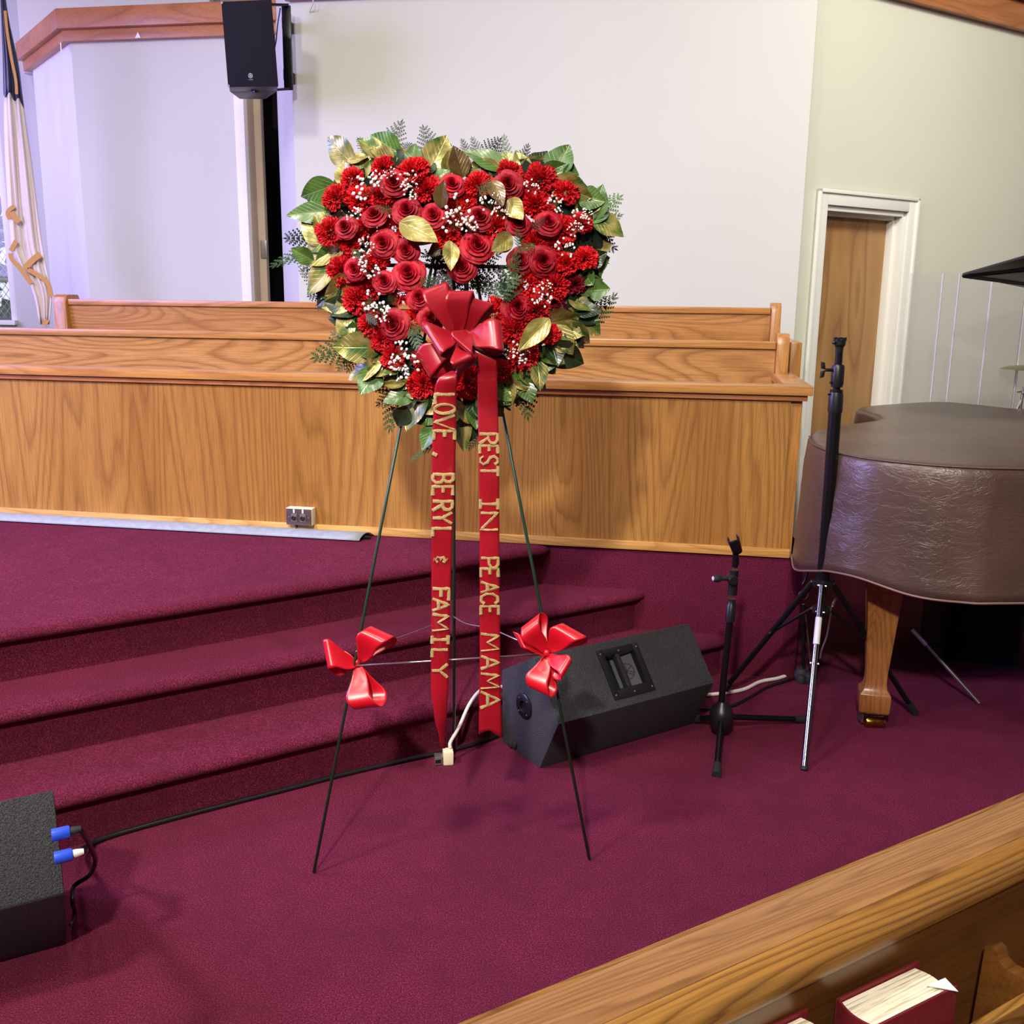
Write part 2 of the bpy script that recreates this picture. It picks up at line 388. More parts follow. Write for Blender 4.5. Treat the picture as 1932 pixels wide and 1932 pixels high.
step('step_upper', (-1.449, 2.598), (.42, 3.80), .34, .16)
step('stage_platform', (-1.538, 2.804), (-.217, 3.698), .51, .33)
m = MB(); m.box(-4.5, 1.66, .0, .06, 0, .508); m.box(1.60, 1.66, 0, 2.0, 0, .508); m.box(-4.5, 1.66, .05, 2.7, .45, .508)
struct(m.build('stage_riser', M['carpet'], M=FR, bevel=.004))

# choir rail (wood partition on the stage edge)
ch = empty('choir_rail', (0, 0, 0), 'long oak choir partition rail with flat cap standing on the maroon stage', 'partition', M=FR)
m = MB(); m.box(-4.5, 1.567, 0, .04, .51, 1.150); m.build('panel', M['oak_panel'], ch)
m = MB(); m.box(1.567, 1.612, .012, .05, .51, 1.150); m.box(1.572, 1.606, .05, 1.25, .51, 1.150); m.build('end_stile', M['oak_post'], ch, bevel=.002)
m = MB(); m.box(-4.5, 1.645, -.03, .09, 1.160, 1.197); m.build('cap', M['oak_rail'], ch, bevel=.006)
m = MB(); m.box(1.545, 1.645, .095, 1.2, 1.162, 1.196); m.build('cap_return', M['oak_rail'], ch, bevel=.006)
m = MB(); m.box(-4.5, 1.628, -.014, .07, 1.138, 1.160); m.build('cap_moulding', M['oak_cap'], ch, bevel=.004)
m = MB(); m.box(-4.5, 1.604, -.014, .0, .512, .548); struct(m.build('baseboard_choir', M['oak_base'], M=FR, bevel=.004))
q = Z(1510, 703, 1.197)-P0; pn = q.dot(N)
m = MB(); t0, z1 = pt(1490, 646, pn); t1, _ = pt(1514, 646, pn)
m.box(t0+.006, t1, pn, pn+.5, .57, z1); ob = m.build('partition_post', M['oak_post'], M=FR, bevel=.004)
tag(ob, 'square oak post end standing behind the right corner of the choir rail', 'post')

# choir pews
def choir_pew(n, tl, tr, ztop, mat, label, ends, ezt):
    p = empty('choir_pew', (0, 0, 0), label, 'pew', 'oak choir pews behind the rail', M=FR)
    m = MB(); m.prism([(tl, n, ztop-.034), (tl, n+.022, ztop-.34), (tl, n+.022, .55), (tl, n+.045, .55), (tl, n+.045, ztop-.34), (tl, n+.03, ztop-.034)], (tr-tl, 0, 0)); m.build('backrest', mat, p)
    m = MB(); m.box(tl, tr, n-.014, n+.034, ztop-.034, ztop); m.build('top_rail', M['oak_rail'], p, bevel=.006)
    m = MB(); m.box(tl, tr, n+.04, n+.5, .90, .93); m.build('seat', mat, p, bevel=.004)
    for (a, b) in ends:
        m = MB(); m.prism([(a, n-.03, .51), (a, n-.03, ezt-.05), (a, n-.02, ezt-.012), (a, n, ezt), (a, n+.10, ezt), (a, n+.16, ezt-.10), (a, n+.20, ezt-.30), (a, n+.50, ezt-.36), (a, n+.52, .51)], (b-a, 0, 0))
        m.build('end_panel', M['oak_post'], p, bevel=.004)
    return p
choir_pew(.70, -4.4, 1.555, 1.338, M['oak_pew'], 'nearer oak choir pew with horizontal grain back just behind the rail cap', [(1.557, 1.612)], 1.374)
choir_pew(1.50, -2.50, 1.583, 1.486, M['oak_pew_rear'], 'farther and higher oak choir pew in front of the white wall', [(-2.585, -2.502), (1.585, 1.635)], 1.512)

# back wall block, recess wall and side returns
tb, _ = pt(556, 300, 2.0); tr, _ = pt(1500, 606, 2.0)
ZT = 3.212
mid = pt(527, 300, 2.6)[0]
m = MB(); m.prism([(tb, 2.0, .5), (tr, 2.0, .5), (tr, 3.2, .5), (mid+.3, 3.2, .5), (mid, 2.6, .5)], (0, 0, 4.3)); struct(m.build('wall_back', M['wall'], M=FR))
m = MB(); m.box(tb-.02, tr+.01, 1.955, 2.0, ZT, ZT+.14); m.box(tb-.05, tr+.04, 1.93, 2.0, ZT+.14, ZT+.36); struct(m.build('trim_1', M['oak_cap'], M=FR, bevel=.004))
# recess wall: lower wall topped by a wood cap, with a doorway at its right end
RN = 2.6
tl = pt(150, 300, RN)[0]; td0 = pt(448, 300, RN)[0]; td1 = pt(466, 300, RN)[0]; td2 = mid
zc = pt(280, 76, RN)[1]
m = MB(); m.box(tl, td0+.01, RN, RN+.14, .5, zc+.02); struct(m.build('wall_recess', M['wall'], M=FR))
m = MB(); m.box(td0, td1, RN-.02, RN+.14, .5, zc); struct(m.build('trim_2', M['white'], M=FR, bevel=.004))
ta = pt(484, 300, RN+.14)[0]; tbx = pt(500, 300, RN+.14)[0]
m = MB(); m.box(td1, ta, RN+.02, RN+.2, .5, zc); m.build('door_jamb', M['jamb'], M=FR, bevel=.004); bpy.data.objects['door_jamb'].name = 'trim_3'; struct(bpy.data.objects['trim_3'])
d2 = empty('door_2', (0, 0, 0), None, None, M=FR); del d2; d2 = [o for o in C.objects if o.name.startswith('door_2')][0]; struct(d2)
m = MB(); m.box(ta, tbx-.01, RN+.12, RN+.165, .5, zc-.3); m.build('door_leaf', M['jamb'], d2, bevel=.003)
ts, zs = pt(507, 470, RN+.1); m = MB(); m.box(tbx-.045, tbx+.0, RN+.105, RN+.12, zs-.06, zs+.06); m.build('latch_plate', M['silver'], d2, bevel=.002)
m = MB(); m.box(ta-.6, mid+.3, RN+.9, RN+.95, .5, zc); m.box(ta-.6, ta-.5, RN+.15, RN+.95, .5, zc); struct(m.build('wall_passage', M['passage_shade'], M=FR))  # passage walls coloured near-black so the doorway gap reads as shade
m = MB(); m.box(ta-.5, mid+.2, RN+.05, RN+.9, zc, zc+.05); struct(m.build('wall_lintel', M['wall'], M=FR))
# wood cap on the recess wall and its left return
def capseg(poly_out, z0, z1, mb): mb.prism([(x, y, z0) for x, y in poly_out], (0, 0, z1-z0))
cw = L2W(tl, RN, 0); rd = V((-.798, 1.018, 0)).normalized(); rp = V((rd.y, -rd.x, 0))    # return direction, outward normal (to the left front)
if rp.x > 0: rp = -rp
rl = ((PL(76, 300, cw, rp)-cw).dot(rd))
m = MB(); m.prism([cw+V((0, 0, .5)), cw+rd*rl+V((0, 0, .5)), cw+rd*rl-rp*.2+V((0, 0, .5)), cw-rp*.2+V((.05, 0, .5))], (0, 0, zc-.5)); struct(m.build('wall_return', M['wall']))
def cap(z0, z1, pr, name):
    m = MB(); a = L2W(mid+.05, RN-pr, z0); b = L2W(tl, RN-pr, z0)
    # mitre: corner where both offset lines meet
    o1 = cw-N*pr; o2 = cw+rp*pr; de = U.x*(-rd.y)+rd.x*U.y
    k = ((o2-o1).x*(-rd.y)+rd.x*(o2-o1).y)/de; cr = o1+U*k; cr.z = z0
    e = o2+rd*(rl+.08); e.z = z0
    e2 = cw+rd*(rl+.08)-rp*.2; e2.z = z0; c2 = cw+N*.16; c2.z = z0; a2 = L2W(mid+.05, RN+.16, z0)
    m.prism([a, cr, c2, a2], (0, 0, z1-z0)); m.prism([cr, e, e2, c2], (0, 0, z1-z0))
    return struct(m.build(name, M['oak_cap'], bevel=.003))
zl1 = pt(280, 50, RN-.05)[1]; zl2 = pt(280, 8, RN-.09)[1]
cap(zc, zl1, .05, 'trim_4'); cap(zl1, zl2, .09, 'trim_5')
ob = MB(); tt, zz = pt(260, 69, RN-.052); ob.prism([(tt-.02, RN-.053, zz-.01), (tt+.022, RN-.053, zz-.008), (tt+.004, RN-.053, zz+.028)], (0, -.002, 0)); o = ob.build('tape_scrap', M['white'], M=FR)
tag(o, 'small torn scrap of white tape stuck on the wood cap beside the wall speaker', 'tape')
pp = PL(116, 89, cw+rp*.052, rp); ob = MB(); ob.hexa([pp+V((0, 0, -.03)), pp+rd*.02+V((0, 0, -.03)), pp+rd*.02+V((0, 0, .03)), pp+V((0, 0, .03))], [pp+rp*.002+V((0, 0, -.03)), pp+rd*.02+rp*.002+V((0, 0, -.03)), pp+rd*.02+rp*.002+V((0, 0, .03)), pp+rp*.002+V((0, 0, .03))]); o = ob.build('tape_scrap', M['white'])
tag(o, 'narrow upright strip of white tape on the pinkish end of the wood cap', 'tape')
# far left wall with the window
FY = 8.6
def fy(x, y, yy=FY): return Y(x, y, yy)
xw = fy(29, 560).x; zs_ = fy(10, 604).z; zh = fy(10, 60).z
m = MB(); m.box(xw, -1.2, FY, FY+.15, 0, 4.8); m.box(-8, xw, FY, FY+.15, 0, zs_); m.box(-8, xw, FY, FY+.15, zh, 4.8); struct(m.build('wall_far', M['wall']))
# tall white block above/behind the recess (upper wall)
m = MB(); m.box(fy(88, 20).x, fy(430, 20).x, FY-.5, FY-.4, zc, 4.8); struct(m.build('wall_upper_left', M['wall_r']))
win = empty('window_1', (0, FY, 0), None, None); struct(win)
def wl(mb): mb.org = V((0, FY, 0)); return mb
m = wl(MB()); m.box(-8, xw, FY-.05, FY+.06, zs_-.04, zs_); m.box(xw-.05, xw, FY+.0, FY+.08, zs_, zh); m.build('window_frame', M['white'], win, bevel=.004)
m = wl(MB()); m.box(-8, xw-.05, FY+.05, FY+.055, zs_, zh); m.build('pane', M['pane'], win)
m = wl(MB()); m.box(-8, xw-.05, FY+.02, FY+.05, zs_+.005, zs_+.02); m.build('sash_bar', M['grey_plastic'], win)
# outdoors seen through the window
m = MB(); m.box(-30, 2, 8.9, 40, .55, .6); struct(m.build('lawn', M['grass']))
fe = empty('chain_link_fence', (0, 12, .6), 'grey chain link fence on the lawn outside the left window', 'fence')
zr = Y(10, 437, 12).z; zr2 = Y(10, 528, 12).z
m = MB(); m.org = V((0, 12, .6)); m.tube([(-14, 12, zr), (-3, 12, zr)], .025); m.build('top_rail', M['fence'], fe, smooth=True)
m = MB(); m.org = V((0, 12, .6)); m.tube([(-14, 12, zr2), (-3, 12, zr2)], .022); m.build('middle_rail', M['fence'], fe, smooth=True)
m = MB(); m.org = V((0, 12, .6))
k = -8.5
while k < -4.2:
    for sg in (1, -1):
        x0, x1 = (k, k+(zr-.6)*.75) if sg > 0 else (k+(zr-.6)*.75, k)
        m.tube([(x0, 12, .6), (x1, 12, zr)], .0035, 4)
    k += .075
m.build('wire_mesh', M['fence'], fe)
for px in (-9.2, -6.9):
    m = MB(); m.org = V((0, 12, .6)); m.tube([(px, 12.04, .6), (px, 12.04, zr+.06)], .03); m.build('post', M['fence'], fe, smooth=True)
m = MB()
for i in range(700):
    c = V((random.uniform(-16, -6), random.uniform(17, 19), random.uniform(.7, 4.4))); r = random.uniform(.15, .4)
    a = V((random.gauss(0, 1), random.gauss(0, 1), random.gauss(0, 1))).normalized(); b = a.orthogonal().normalized()
    m.add([c+a*r, c+b*r*.5, c-a*r, c-b*r*.5], [(0, 1, 2, 3)])
o = m.build('hedge', M['hedge']); tag(o, 'grey green hedge of trees beyond the chain link fence outside', 'hedge', kind='stuff')

# door wall going back to the right
dd = V((1.669, 1.023, 0)).normalized(); dnn = V((dd.y, -dd.x, 0))     # faces the room
cc = L2W(tr, 2.0, 0)-dd*.01+N*.06
def DW(x, y, off=0): q = PL(x, y, cc+dnn*off, dnn)-cc; return q.dot(dd), q.z
DM = basis(dd, -dnn, V((0, 0, 1)), cc)      # local x along wall, y into the wall, z up
u0, _ = DW(1549, 500); u1, _ = DW(1701, 500); zd = DW(1620, 392)[1]
m = MB(); m.box(.0, u0, 0, .15, 0, 4.8); m.box(u1, 8, 0, .15, 0, 4.8); m.box(u0, u1, 0, .15, zd, 4.8); struct(m.build('wall_right', M['wall_r'], M=DM))
d1 = empty('door_1', (0, 0, 0), None, None, M=DM); struct(d1)
m = MB(); m.box(u0+.02, u1-.03, .10, .14, 0, zd-.03); m.build('door_leaf', M['birch'], d1, bevel=.003)
q = DW(1678, 424, -.10); m = MB()
for (a, b, c_, d_) in ((-.03, 0, -.012, .05), (.0, .05, .02, .0), (-.022, .02, .014, .012)): m.hexa([(q[0]+a-.004, .099, q[1]+b-.004), (q[0]+a+.005, .099, q[1]+b), (q[0]+c_+.005, .099, q[1]+d_), (q[0]+c_-.004, .099, q[1]+d_)], [(q[0]+a-.004, .097, q[1]+b-.004), (q[0]+a+.005, .097, q[1]+b), (q[0]+c_+.005, .097, q[1]+d_), (q[0]+c_-.004, .097, q[1]+d_)])
m.build('glue_mark', M['jamb'], d1)
m = MB(); m.box(u0, u0+.02, 0, .15, 0, zd); m.box(u1-.03, u1, 0, .15, 0, zd); m.box(u0, u1, 0, .15, zd-.03, zd); m.box(u1-.05, u1-.03, .05, .10, 0, zd-.03); m.box(u0, u1, .05, .10, zd-.05, zd-.03); m.build('door_frame', M['white'], d1, bevel=.003)
cwid = .085
m = MB(); m.box(u0-cwid, u0, -.02, 0, 0, zd+cwid); m.box(u1, u1+cwid, -.02, 0, 0, zd+cwid); m.box(u0, u1, -.02, 0, zd, zd+cwid)
m.box(u0-cwid, u0-cwid+.02, -.032, 0, 0, zd+cwid); m.box(u1+cwid-.02, u1+cwid, -.032, 0, 0, zd+cwid); m.box(u0-cwid, u1+cwid, -.032, 0, zd+cwid-.02, zd+cwid); m.build('door_casing', M['white'], d1, bevel=.004)
ua, za = DW(1692, 0); ub, zb = DW(1932, 65)
print('door wall trim z', za, zb, 'back trim', ZT)
zt = (za+zb)/2
m = MB(); m.box(.1, 8, -.05, 0, zt, zt+.16); m.box(.1, 8, -.09, 0, zt+.16, zt+.45); struct(m.build('trim_6', M['oak_cap'], M=DM, bevel=.004))

# ================================================================ THINGS ON THE FLOOR
# --- wedge monitors
def emblem(cx, cy, r, z, t=.0012, w=.07):      # round badge with three crossed tuning forks, in local x,y
    mb = MB(); n = 32
    def ring(ro, ri):
        b = len(mb.v)
        for k in range(n):
            a = 2*pi*k/n
            for rr in (ro, ri):
                for zz in (z, z+t): mb.v.append(V((cx+rr*cos(a), cy+rr*sin(a), zz)))
        for k in range(n):
            i = b+4*k; j = b+4*((k+1) % n)
            mb.f.extend([(i+1, j+1, j+3, i+3), (i, j, j+1, i+1), (i+2, i+3, j+3, j+2)])
    ring(r, r*(1-1.3*w))
    for k in range(3):
        a = pi/2+2*pi*k/3; d = V((cos(a), sin(a), 0)); e = V((-d.y, d.x, 0)); c = V((cx, cy, z))
        def bar(p, q, ww):
            v = (q-p).normalized(); h = V((-v.y, v.x, 0))*ww*r; mb.prism([p+h, p-h, q-h, q+h], (0, 0, t))
        bar(c-d*r*.86, c+d*r*.12, w*.6); bar(c+d*r*.12-e*r*.12, c+d*r*.12+e*r*.12, w*.6)
        bar(c+d*r*.12+e*r*.12, c+d*r*.82+e*r*.12, w*.55); bar(c+d*r*.12-e*r*.12, c+d*r*.82-e*r*.12, w*.55)
    return mb
SCREW = MB().lathe([(.0032, 0), (.0032, .0012), (.001, .002)], n=10).mesh('screw', M['steel_d'])
def wedge(origin, length, prof, yaw, label, handle=True, port=True):
    e = V((cos(yaw), sin(yaw), 0)); D = V((-e.y, e.x, 0)); Mx = basis(e, D, V((0, 0, 1)), origin)
    t = empty('stage_monitor', origin, label, 'speaker', M=Mx)
    m = MB(); poly = [(0, y, z) for y, z in prof]; m.prism(poly, (length, 0, 0)); cab = m.build('cabinet', M['cab'], t, bevel=.006)
    p2, p3 = V((0,)+prof[1]), V((0,)+prof[2]); s = (p3-p2); sl = s.length; s.normalize(); nrm = V((0, -s.z, s.y))
    if nrm.z < 0: nrm = -nrm
    if nrm.y > 0: nrm = -nrm
    if handle:
        u0_, u1_ = .355*length, .615*length; v0, v1 = .12*sl, .88*sl
        F = basis(V((1, 0, 0)), s, V((1, 0, 0)).cross(s), p2)       # local u along, v up the face, w out
        hb = MB(); a = (u0_+.022, u1_-.022, v0+.030, v1-.022)
        # frame plate as four strips with the recess behind them
        hb.box(u0_, a[0], v0, v1, -.001, .005); hb.box(a[1], u1_, v0, v1, -.001, .005); hb.box(a[0], a[1], v0, a[2], -.001, .005); hb.box(a[0], a[1], a[3], v1, -.001, .005)
        hd = hb.build('handle_plate', M['blk'], t, M=F, bevel=.0012)
        # recess cut through the cabinet face
        cut = MB(); cut.box(a[0], a[1], a[2], a[3], -.052, .02); co = cut.mesh('cutter')
        bm = bmesh.new(); bm.from_mesh(cab.data); bm2 = bmesh.new(); bm2.from_mesh(co); bm.free(); bm2.free()
        tmp = bpy.data.objects.new('tmp', co); C.objects.link(tmp); tmp.matrix_world = Mx @ F
        bpy.context.view_layer.update()
        mod = cab.modifiers.new('cut', 'BOOLEAN'); mod.object = tmp; mod.operation = 'DIFFERENCE'; mod.solver = 'EXACT'
        dg = bpy.context.evaluated_depsgraph_get(); me = bpy.data.meshes.new_from_object(cab.evaluated_get(dg)); cab.modifiers.clear(); cab.data = me
        me.materials.clear(); me.materials.append(M['cab'])
        bpy.data.objects.remove(tmp)
        wb = MB(); e1 = .003
        wb.box(a[0]+.0005, a[0]+e1, a[2]+.0005, a[3]-.0005, -.051, .004); wb.box(a[1]-e1, a[1]-.0005, a[2]+.0005, a[3]-.0005, -.051, .004)
        wb.box(a[0]+e1, a[1]-e1, a[2]+.0005, a[2]+e1, -.051, .004); wb.box(a[0]+e1, a[1]-e1, a[3]-e1, a[3]-.0005, -.051, .004); wb.box(a[0]+e1, a[1]-e1, a[2]+e1, a[3]-e1, -.051, -.047)
        wb.build('handle_cup', M['blk'], t, M=F)
        sb_ = MB(); sb_.prism([(a[0]+(a[1]-a[0])*.40, a[2]+e1, -.0469), (a[1]-e1, a[2]+e1, -.0469), (a[1]-e1, a[2]+e1, -.020)], (0, a[3]-a[2]-2*e1, 0)); sb_.build('handle_slope', M['cup_grey'], t, M=F)
        bar = MB(); bx = a[0]+(a[1]-a[0])*.36; bar.box(bx, bx+.020, a[2], a[3], -.022, .003); bar.build('handle_bar', M['blk_soft'], t, M=F, bevel=.006)
        ang = atan2(.027, (a[1]-a[0])*.60-e1)
        lx = a[0]+(a[1]-a[0])*.70; EM = F @ Matrix.Translation((lx, (a[2]+a[3])/2, -.0469+.5*.027)) @ Matrix.Rotation(-ang, 4, 'Y')
        emblem(0, 0, .030, -.001, .003, .085).build('emblem', M['blk_soft'], t, M=EM)
        for sx, sy in ((.06, .06), (.5, .05), (.94, .06), (.06, .94), (.5, .94), (.94, .94)):
            link('screw', SCREW, t, F @ Matrix.Translation((u0_+(u1_-u0_)*sx, v0+(v1-v0)*sy+(.004 if sy < .5 else -.004), .005)))
    if port:      # pole socket on the left end
        PM = basis(V((0, -1, 0)), V((0, 0, 1)), V((-1, 0, 0)), V((0, .095, .185)))
        pb = MB(); pb.lathe([(.044, 0), (.044, .004), (.040, .007), (.020, .008), (.018, .004), (.0165, -.02), (.0001, -.02)], n=32); pb.build('pole_socket', M['blk'], t, M=PM, smooth='auto')
        for k in range(4):
            a_ = pi/4+pi/2*k; link('screw', SCREW, t, PM @ Matrix.Translation((.033*cos(a_), .033*sin(a_), .0065)))
        for fx, fy_, fr in ((-.055, -.160, .014), (-.078, -.168, .0125)):
            rb = MB(); rb.lathe([(fr, 0), (fr, .006), (fr*.7, .009), (.0001, .009)], (fx, fy_, 0), n=20); rb.build('rubber_foot', M['blk_soft'], t, M=PM, smooth='auto')
    return t
wedge(Z(1018, 1450, 0), .674, [(0, 0), (-.100, .195), (.045, .374), (.241, .262), (.232, 0)], radians(32.7), 'black textured wedge monitor with carry handle lying at the foot of the steps')
ml = Z(125, 1782, 0); yl = radians(29); Lm = .72
wl_ = wedge(ml-V((cos(yl), sin(yl), 0))*Lm, Lm, [(0, 0), (-.168, .232), (-.100, .446), (.20, .235), (.235, 0)], yl, 'black textured wedge monitor with blue plugs cut off by the left edge', port=False)
# plugs and cables of the left monitor
eL = V((cos(yl), sin(yl), 0)); dL = V((-eL.y, eL.x, 0))
def onend(x, y, off=0): return PL(x, y, ml+eL*off, eL)
for i, (x, y) in enumerate(((121, 1571), (126, 1614))):
    b = onend(x, y, .0); pg = empty('speaker_plug', b, ('upper' if i == 0 else 'lower')+' blue collared cable plug in the end of the left wedge monitor', 'plug')
    m = MB(); m.lathe([(.012, -.022), (.012, .008), (.0105, .010)], axis=eL, n=20); m.build('collar', M['blue'], pg, smooth='auto')
    m = MB(); m.lathe([(.0075, .010), (.008, .016), (.0065, .026), (.0055, .030)], axis=eL, n=16); m.build('boot', M['blk_soft' if i == 0 else 'white_cord'], pg, smooth='auto')
b1 = onend(121, 1571)+eL*.028
def cable(name, pts, r, mat, label, cat='cable', k=8):
    m = MB(); m.tube(spline(pts, k), r, 8); o = m.build(name, mat, smooth=True); return tag(o, label, cat)
cable('audio_cable', [b1, onend(168, 1592, .05), onend(180, 1625, .07), onend(168, 1652, .06), onend(140, 1672, .03), onend(137, 1700, .02), onend(141, 1722, .03), onend(134, 1744, .012)], .0052, M['blk'], 'short looped black cable from the upper blue plug of the left monitor')
b2 = onend(126, 1614)+eL*.028
cable('audio_cable', [b2, onend(146, 1608, .055), Z(165, 1596, .02), Z(200, 1580, .009), Z(300, 1551, .008), Z(430, 1517, .008), Z(560, 1484, .008), Z(640, 1463, .008), Z(760, 1435, .008), Z(840, 1418, .008), Z(900, 1402, .008), Z(960, 1380, .008)], .0075, M['blk'], 'long black cable running along the foot of the bottom step')

# --- power strip end and white cord behind the wreath stand
ws = empty('power_plug', Z(838, 1440, 0), 'white cord plug block lying on the carpet below the left ribbon tail', 'plug')
wM = basis(V((cos(.15), sin(.15), 0)), V((-sin(.15), cos(.15), 0)), V((0, 0, 1)), V((0, 0, 0)))
m = MB(); m.box(-.004, .030, -.018, .022, 0, .046); m.build('plug_body', M['ivory'], ws, M=wM, bevel=.004)
m = MB(); m.box(-.032, -.005, -.016, .018, .002, .030); m.build('connector', M['steel_d'], ws, M=wM, bevel=.002)
m = MB(); m.box(-.030, -.012, -.0172, -.0155, .010, .022); m.build('connector_slot', M['blk'], ws, M=wM)
pe = Z(843, 1436, 0)
cable('white_cord', [pe+V((.012, 0, .046)), Y(850, 1400, pe.y+.01), Y(866, 1372, pe.y+.05), Y(885, 1330, pe.y+.10), Y(905, 1304, pe.y+.13), Y(925, 1296, pe.y+.17), Z(965, 1300, .17)+SN*.02], .0062, M['white_cord'], 'white cord curving up from the floor plug behind the right ribbon', 'cord')
cable('white_cord', [Z(1325, 1312, .01), Z(1370, 1307, .008), Z(1405, 1300, .008), Z(1435, 1286, .008), Z(1470, 1279, .008), Z(1500, 1268, .01), Z(1512, 1262, .02)], .0075, M['white_cord'], 'pale cord on the carpet between the wedge monitor and the tall stand', 'cord')
cable('audio_cable', [Z(1310, 1335, .01), Z(1345, 1337, .008), Z(1385, 1330, .008), Z(1420, 1312, .008), Z(1450, 1295, .008), Z(1500, 1279, .008)], .006, M['blk'], 'dark cable on the carpet passing behind the microphone stand base')

# --- microphone stand (short, with clip)
f1, f2, f3 = Z(1352, 1458, .012), Z(1517, 1357, .012), Z(1308, 1357, .012)
hub = Z(1361, 1352, .075); hub = V((hub.x, hub.y, .075))
ms = empty('microphone_stand', (hub.x, hub.y, 0), 'short black microphone stand with empty clip beside the wedge monitor', 'microphone stand')
def loc(mb): mb.org = V((hub.x, hub.y, 0)); return mb
for f in (f1, f2, f3):
    d = (f-hub).normalized(); a = hub+d*.03; m = loc(MB()); m.tube([a, f], .0105, 12); lg = m.build('leg', M['blkm'], ms, smooth='auto')
    m = loc(MB()); m.tube([f-d*.045, f-d*.02, f+d*.012], [.0125, .0145, .0155], 14); m.build('foot_cap', M['blk_soft'], lg, smooth='auto')
m = loc(MB()); m.lathe([(.020, -.055), (.034, -.045), (.042, -.02), (.042, .01), (.036, .03), (.020, .05), (.016, .058)], hub, n=24); m.build('base_hub', M['blk'], ms, smooth='auto')
yh = hub.y
A_, B_, C_, D_, E_ = Y(1361, 1325, yh), Y(1377, 1172, yh), Y(1386, 1070, yh), Y(1391, 1048, yh), Y(1384, 1030, yh)
m = loc(MB()); m.tube([A_, B_], .0115, 14); m.build('lower_tube', M['blkm'], ms, smooth='auto')
m = loc(MB()); m.tube([B_, B_+(C_-B_)*.30, B_+(C_-B_)*.32, B_+(C_-B_)*.42], [.0165, .0165, .0135, .0135], 16); m.tube([B_+(C_-B_)*.5, B_+(C_-B_)*.95], [.0165, .0145], 16); m.build('grip_sleeve', M['blk'], ms, smooth='auto')
k_ = Y(1381, 1092, yh); m = loc(MB()); m.lathe([(.014, -.03), (.018, -.02), (.018, .02), (.014, .03)], k_, axis=(0, 1, 0), n=18); cl = m.build('clutch', M['blk'], ms, smooth='auto')
kk = Y(1352, 1091, yh-.01); m = loc(MB()); m.lathe([(.011, 0), (.013, .004), (.013, .020), (.010, .024)], kk+V((.012, 0, 0)), axis=(-1, -.25, 0), n=10); m.tube([kk, k_], .007, 10); m.build('clutch_knob', M['blk_soft'], cl, smooth='auto')
m = loc(MB()); m.lathe([(.0075, 0), (.0075, .002), (.001, .003)], kk+V((-.012, -.003, 0)), axis=(-1, -.25, 0), n=12); m.build('knob_cap', M['label'], cl)
m = loc(MB()); m.tube([C_, Y(1388, 1062, yh), Y(1388, 1045, yh), Y(1387, 1036, yh)], [.010, .012, .010, .009], 14); m.build('swivel', M['blkm'], ms, smooth='auto')
# open clip: two curved jaws
ax0, ax1 = Y(1391, 1040, yh), Y(1379, 1004, yh-.05)
d = (ax1-ax0).normalized(); sx = V((1, .1, 0)); sx = (sx-d*sx.dot(d)).normalized(); ny = d.cross(sx)
def clip(u, v):
    a = radians(140)+radians(260)*u; r = .0155+.003*v
    return ax0+d*(.075*v*(1-.10*abs(cos(a))))+sx*cos(a)*r+ny*sin(a)*r*.9
m = loc(MB()); m.grid(clip, 20, 6); cp = m.build('clip', M['blk'], ms, smooth=True); solidify(cp, .0035)

# --- tall black tripod stand
pc = Y(1540, 1290, 3.33); px_, py_ = pc.x, pc.y
ts_ = empty('tripod_stand', (px_, py_, 0), 'tall black telescopic tripod stand with one chrome leg in front of the piano', 'stand')
def loc2(mb): mb.org = V((px_, py_, 0)); return mb
def pole(y): 
    x = 1585-(y-640)*.0711; return Y(x, y, py_)
def vseg(y0, y1, r0, r1=None, name='tube', mat='blkm', n=20):
    a, b = pole(y0), pole(y1); m = loc2(MB()); m.tube([a, b], [r0, r1 or r0], n); return m.build(name, M[mat], ts_, smooth='auto')
vseg(735, 1098, .0215, name='outer_pole'); vseg(740, 640, .0125, name='inner_pole')
m = loc2(MB()); m.tube([pole(778), pole(774), pole(745), pole(735)], [.0235, .0245, .024, .019], 20); m.build('lower_collar', M['blk'], ts_, smooth='auto')
m = loc2(MB()); m.tube([pole(730), pole(722), pole(692), pole(688)], [.019, .0215, .0215, .018], 20); uc = m.build('upper_collar', M['blk'], ts_, smooth='auto')
def knob(x, y, toy, r=.016):
    c = Y(x, y, py_-.01); t = pole(toy); ax = (c-t).normalized(); m = loc2(MB()); m.tube([t, c], .006, 8)
    for k in range(2):
        s = 1 if k else -1; m.prism([c+V((0, 0, s*.001)), c+V((-.004, 0, s*.024)), c+V((-.016, 0, s*.028)), c+V((-.014, 0, s*.004))], (0, .012, 0))
    return m
knob(1558, 698, 698).build('clamp_knob', M['blk'], uc, bevel=.002)
m = loc2(MB()); m.tube([pole(722), Y(1566, 722, py_-.01)], [.006, .0045], 8); m.build('lock_screw', M['blk'], uc, smooth='auto')
m = loc2(MB()); m.tube([pole(745), Y(1562, 744, py_-.01)], [.004, .003], 8); m.build('lock_pin', M['blk'], uc, smooth='auto')
tp = pole(648); m = loc2(MB()); m.lathe([(.0125, -.03), (.014, -.012), (.019, -.004), (.020, .012), (.016, .014)], tp, n=18)
for k in range(6):
    a_ = 2*pi*k/6; m.box(tp.x+.017*cos(a_)-.004, tp.x+.017*cos(a_)+.004, tp.y+.017*sin(a_)-.004, tp.y+.017*sin(a_)+.004, tp.z+.008, tp.z+.020)
m.build('top_adapter', M['blk'], ts_)
q_ = Y(1570, 646, py_-.01); m = loc2(MB()); m.tube([tp, q_+V((.004, 0, 0)), q_], [.005, .006, .003], 8); m.build('top_pin', M['blk'], ts_)
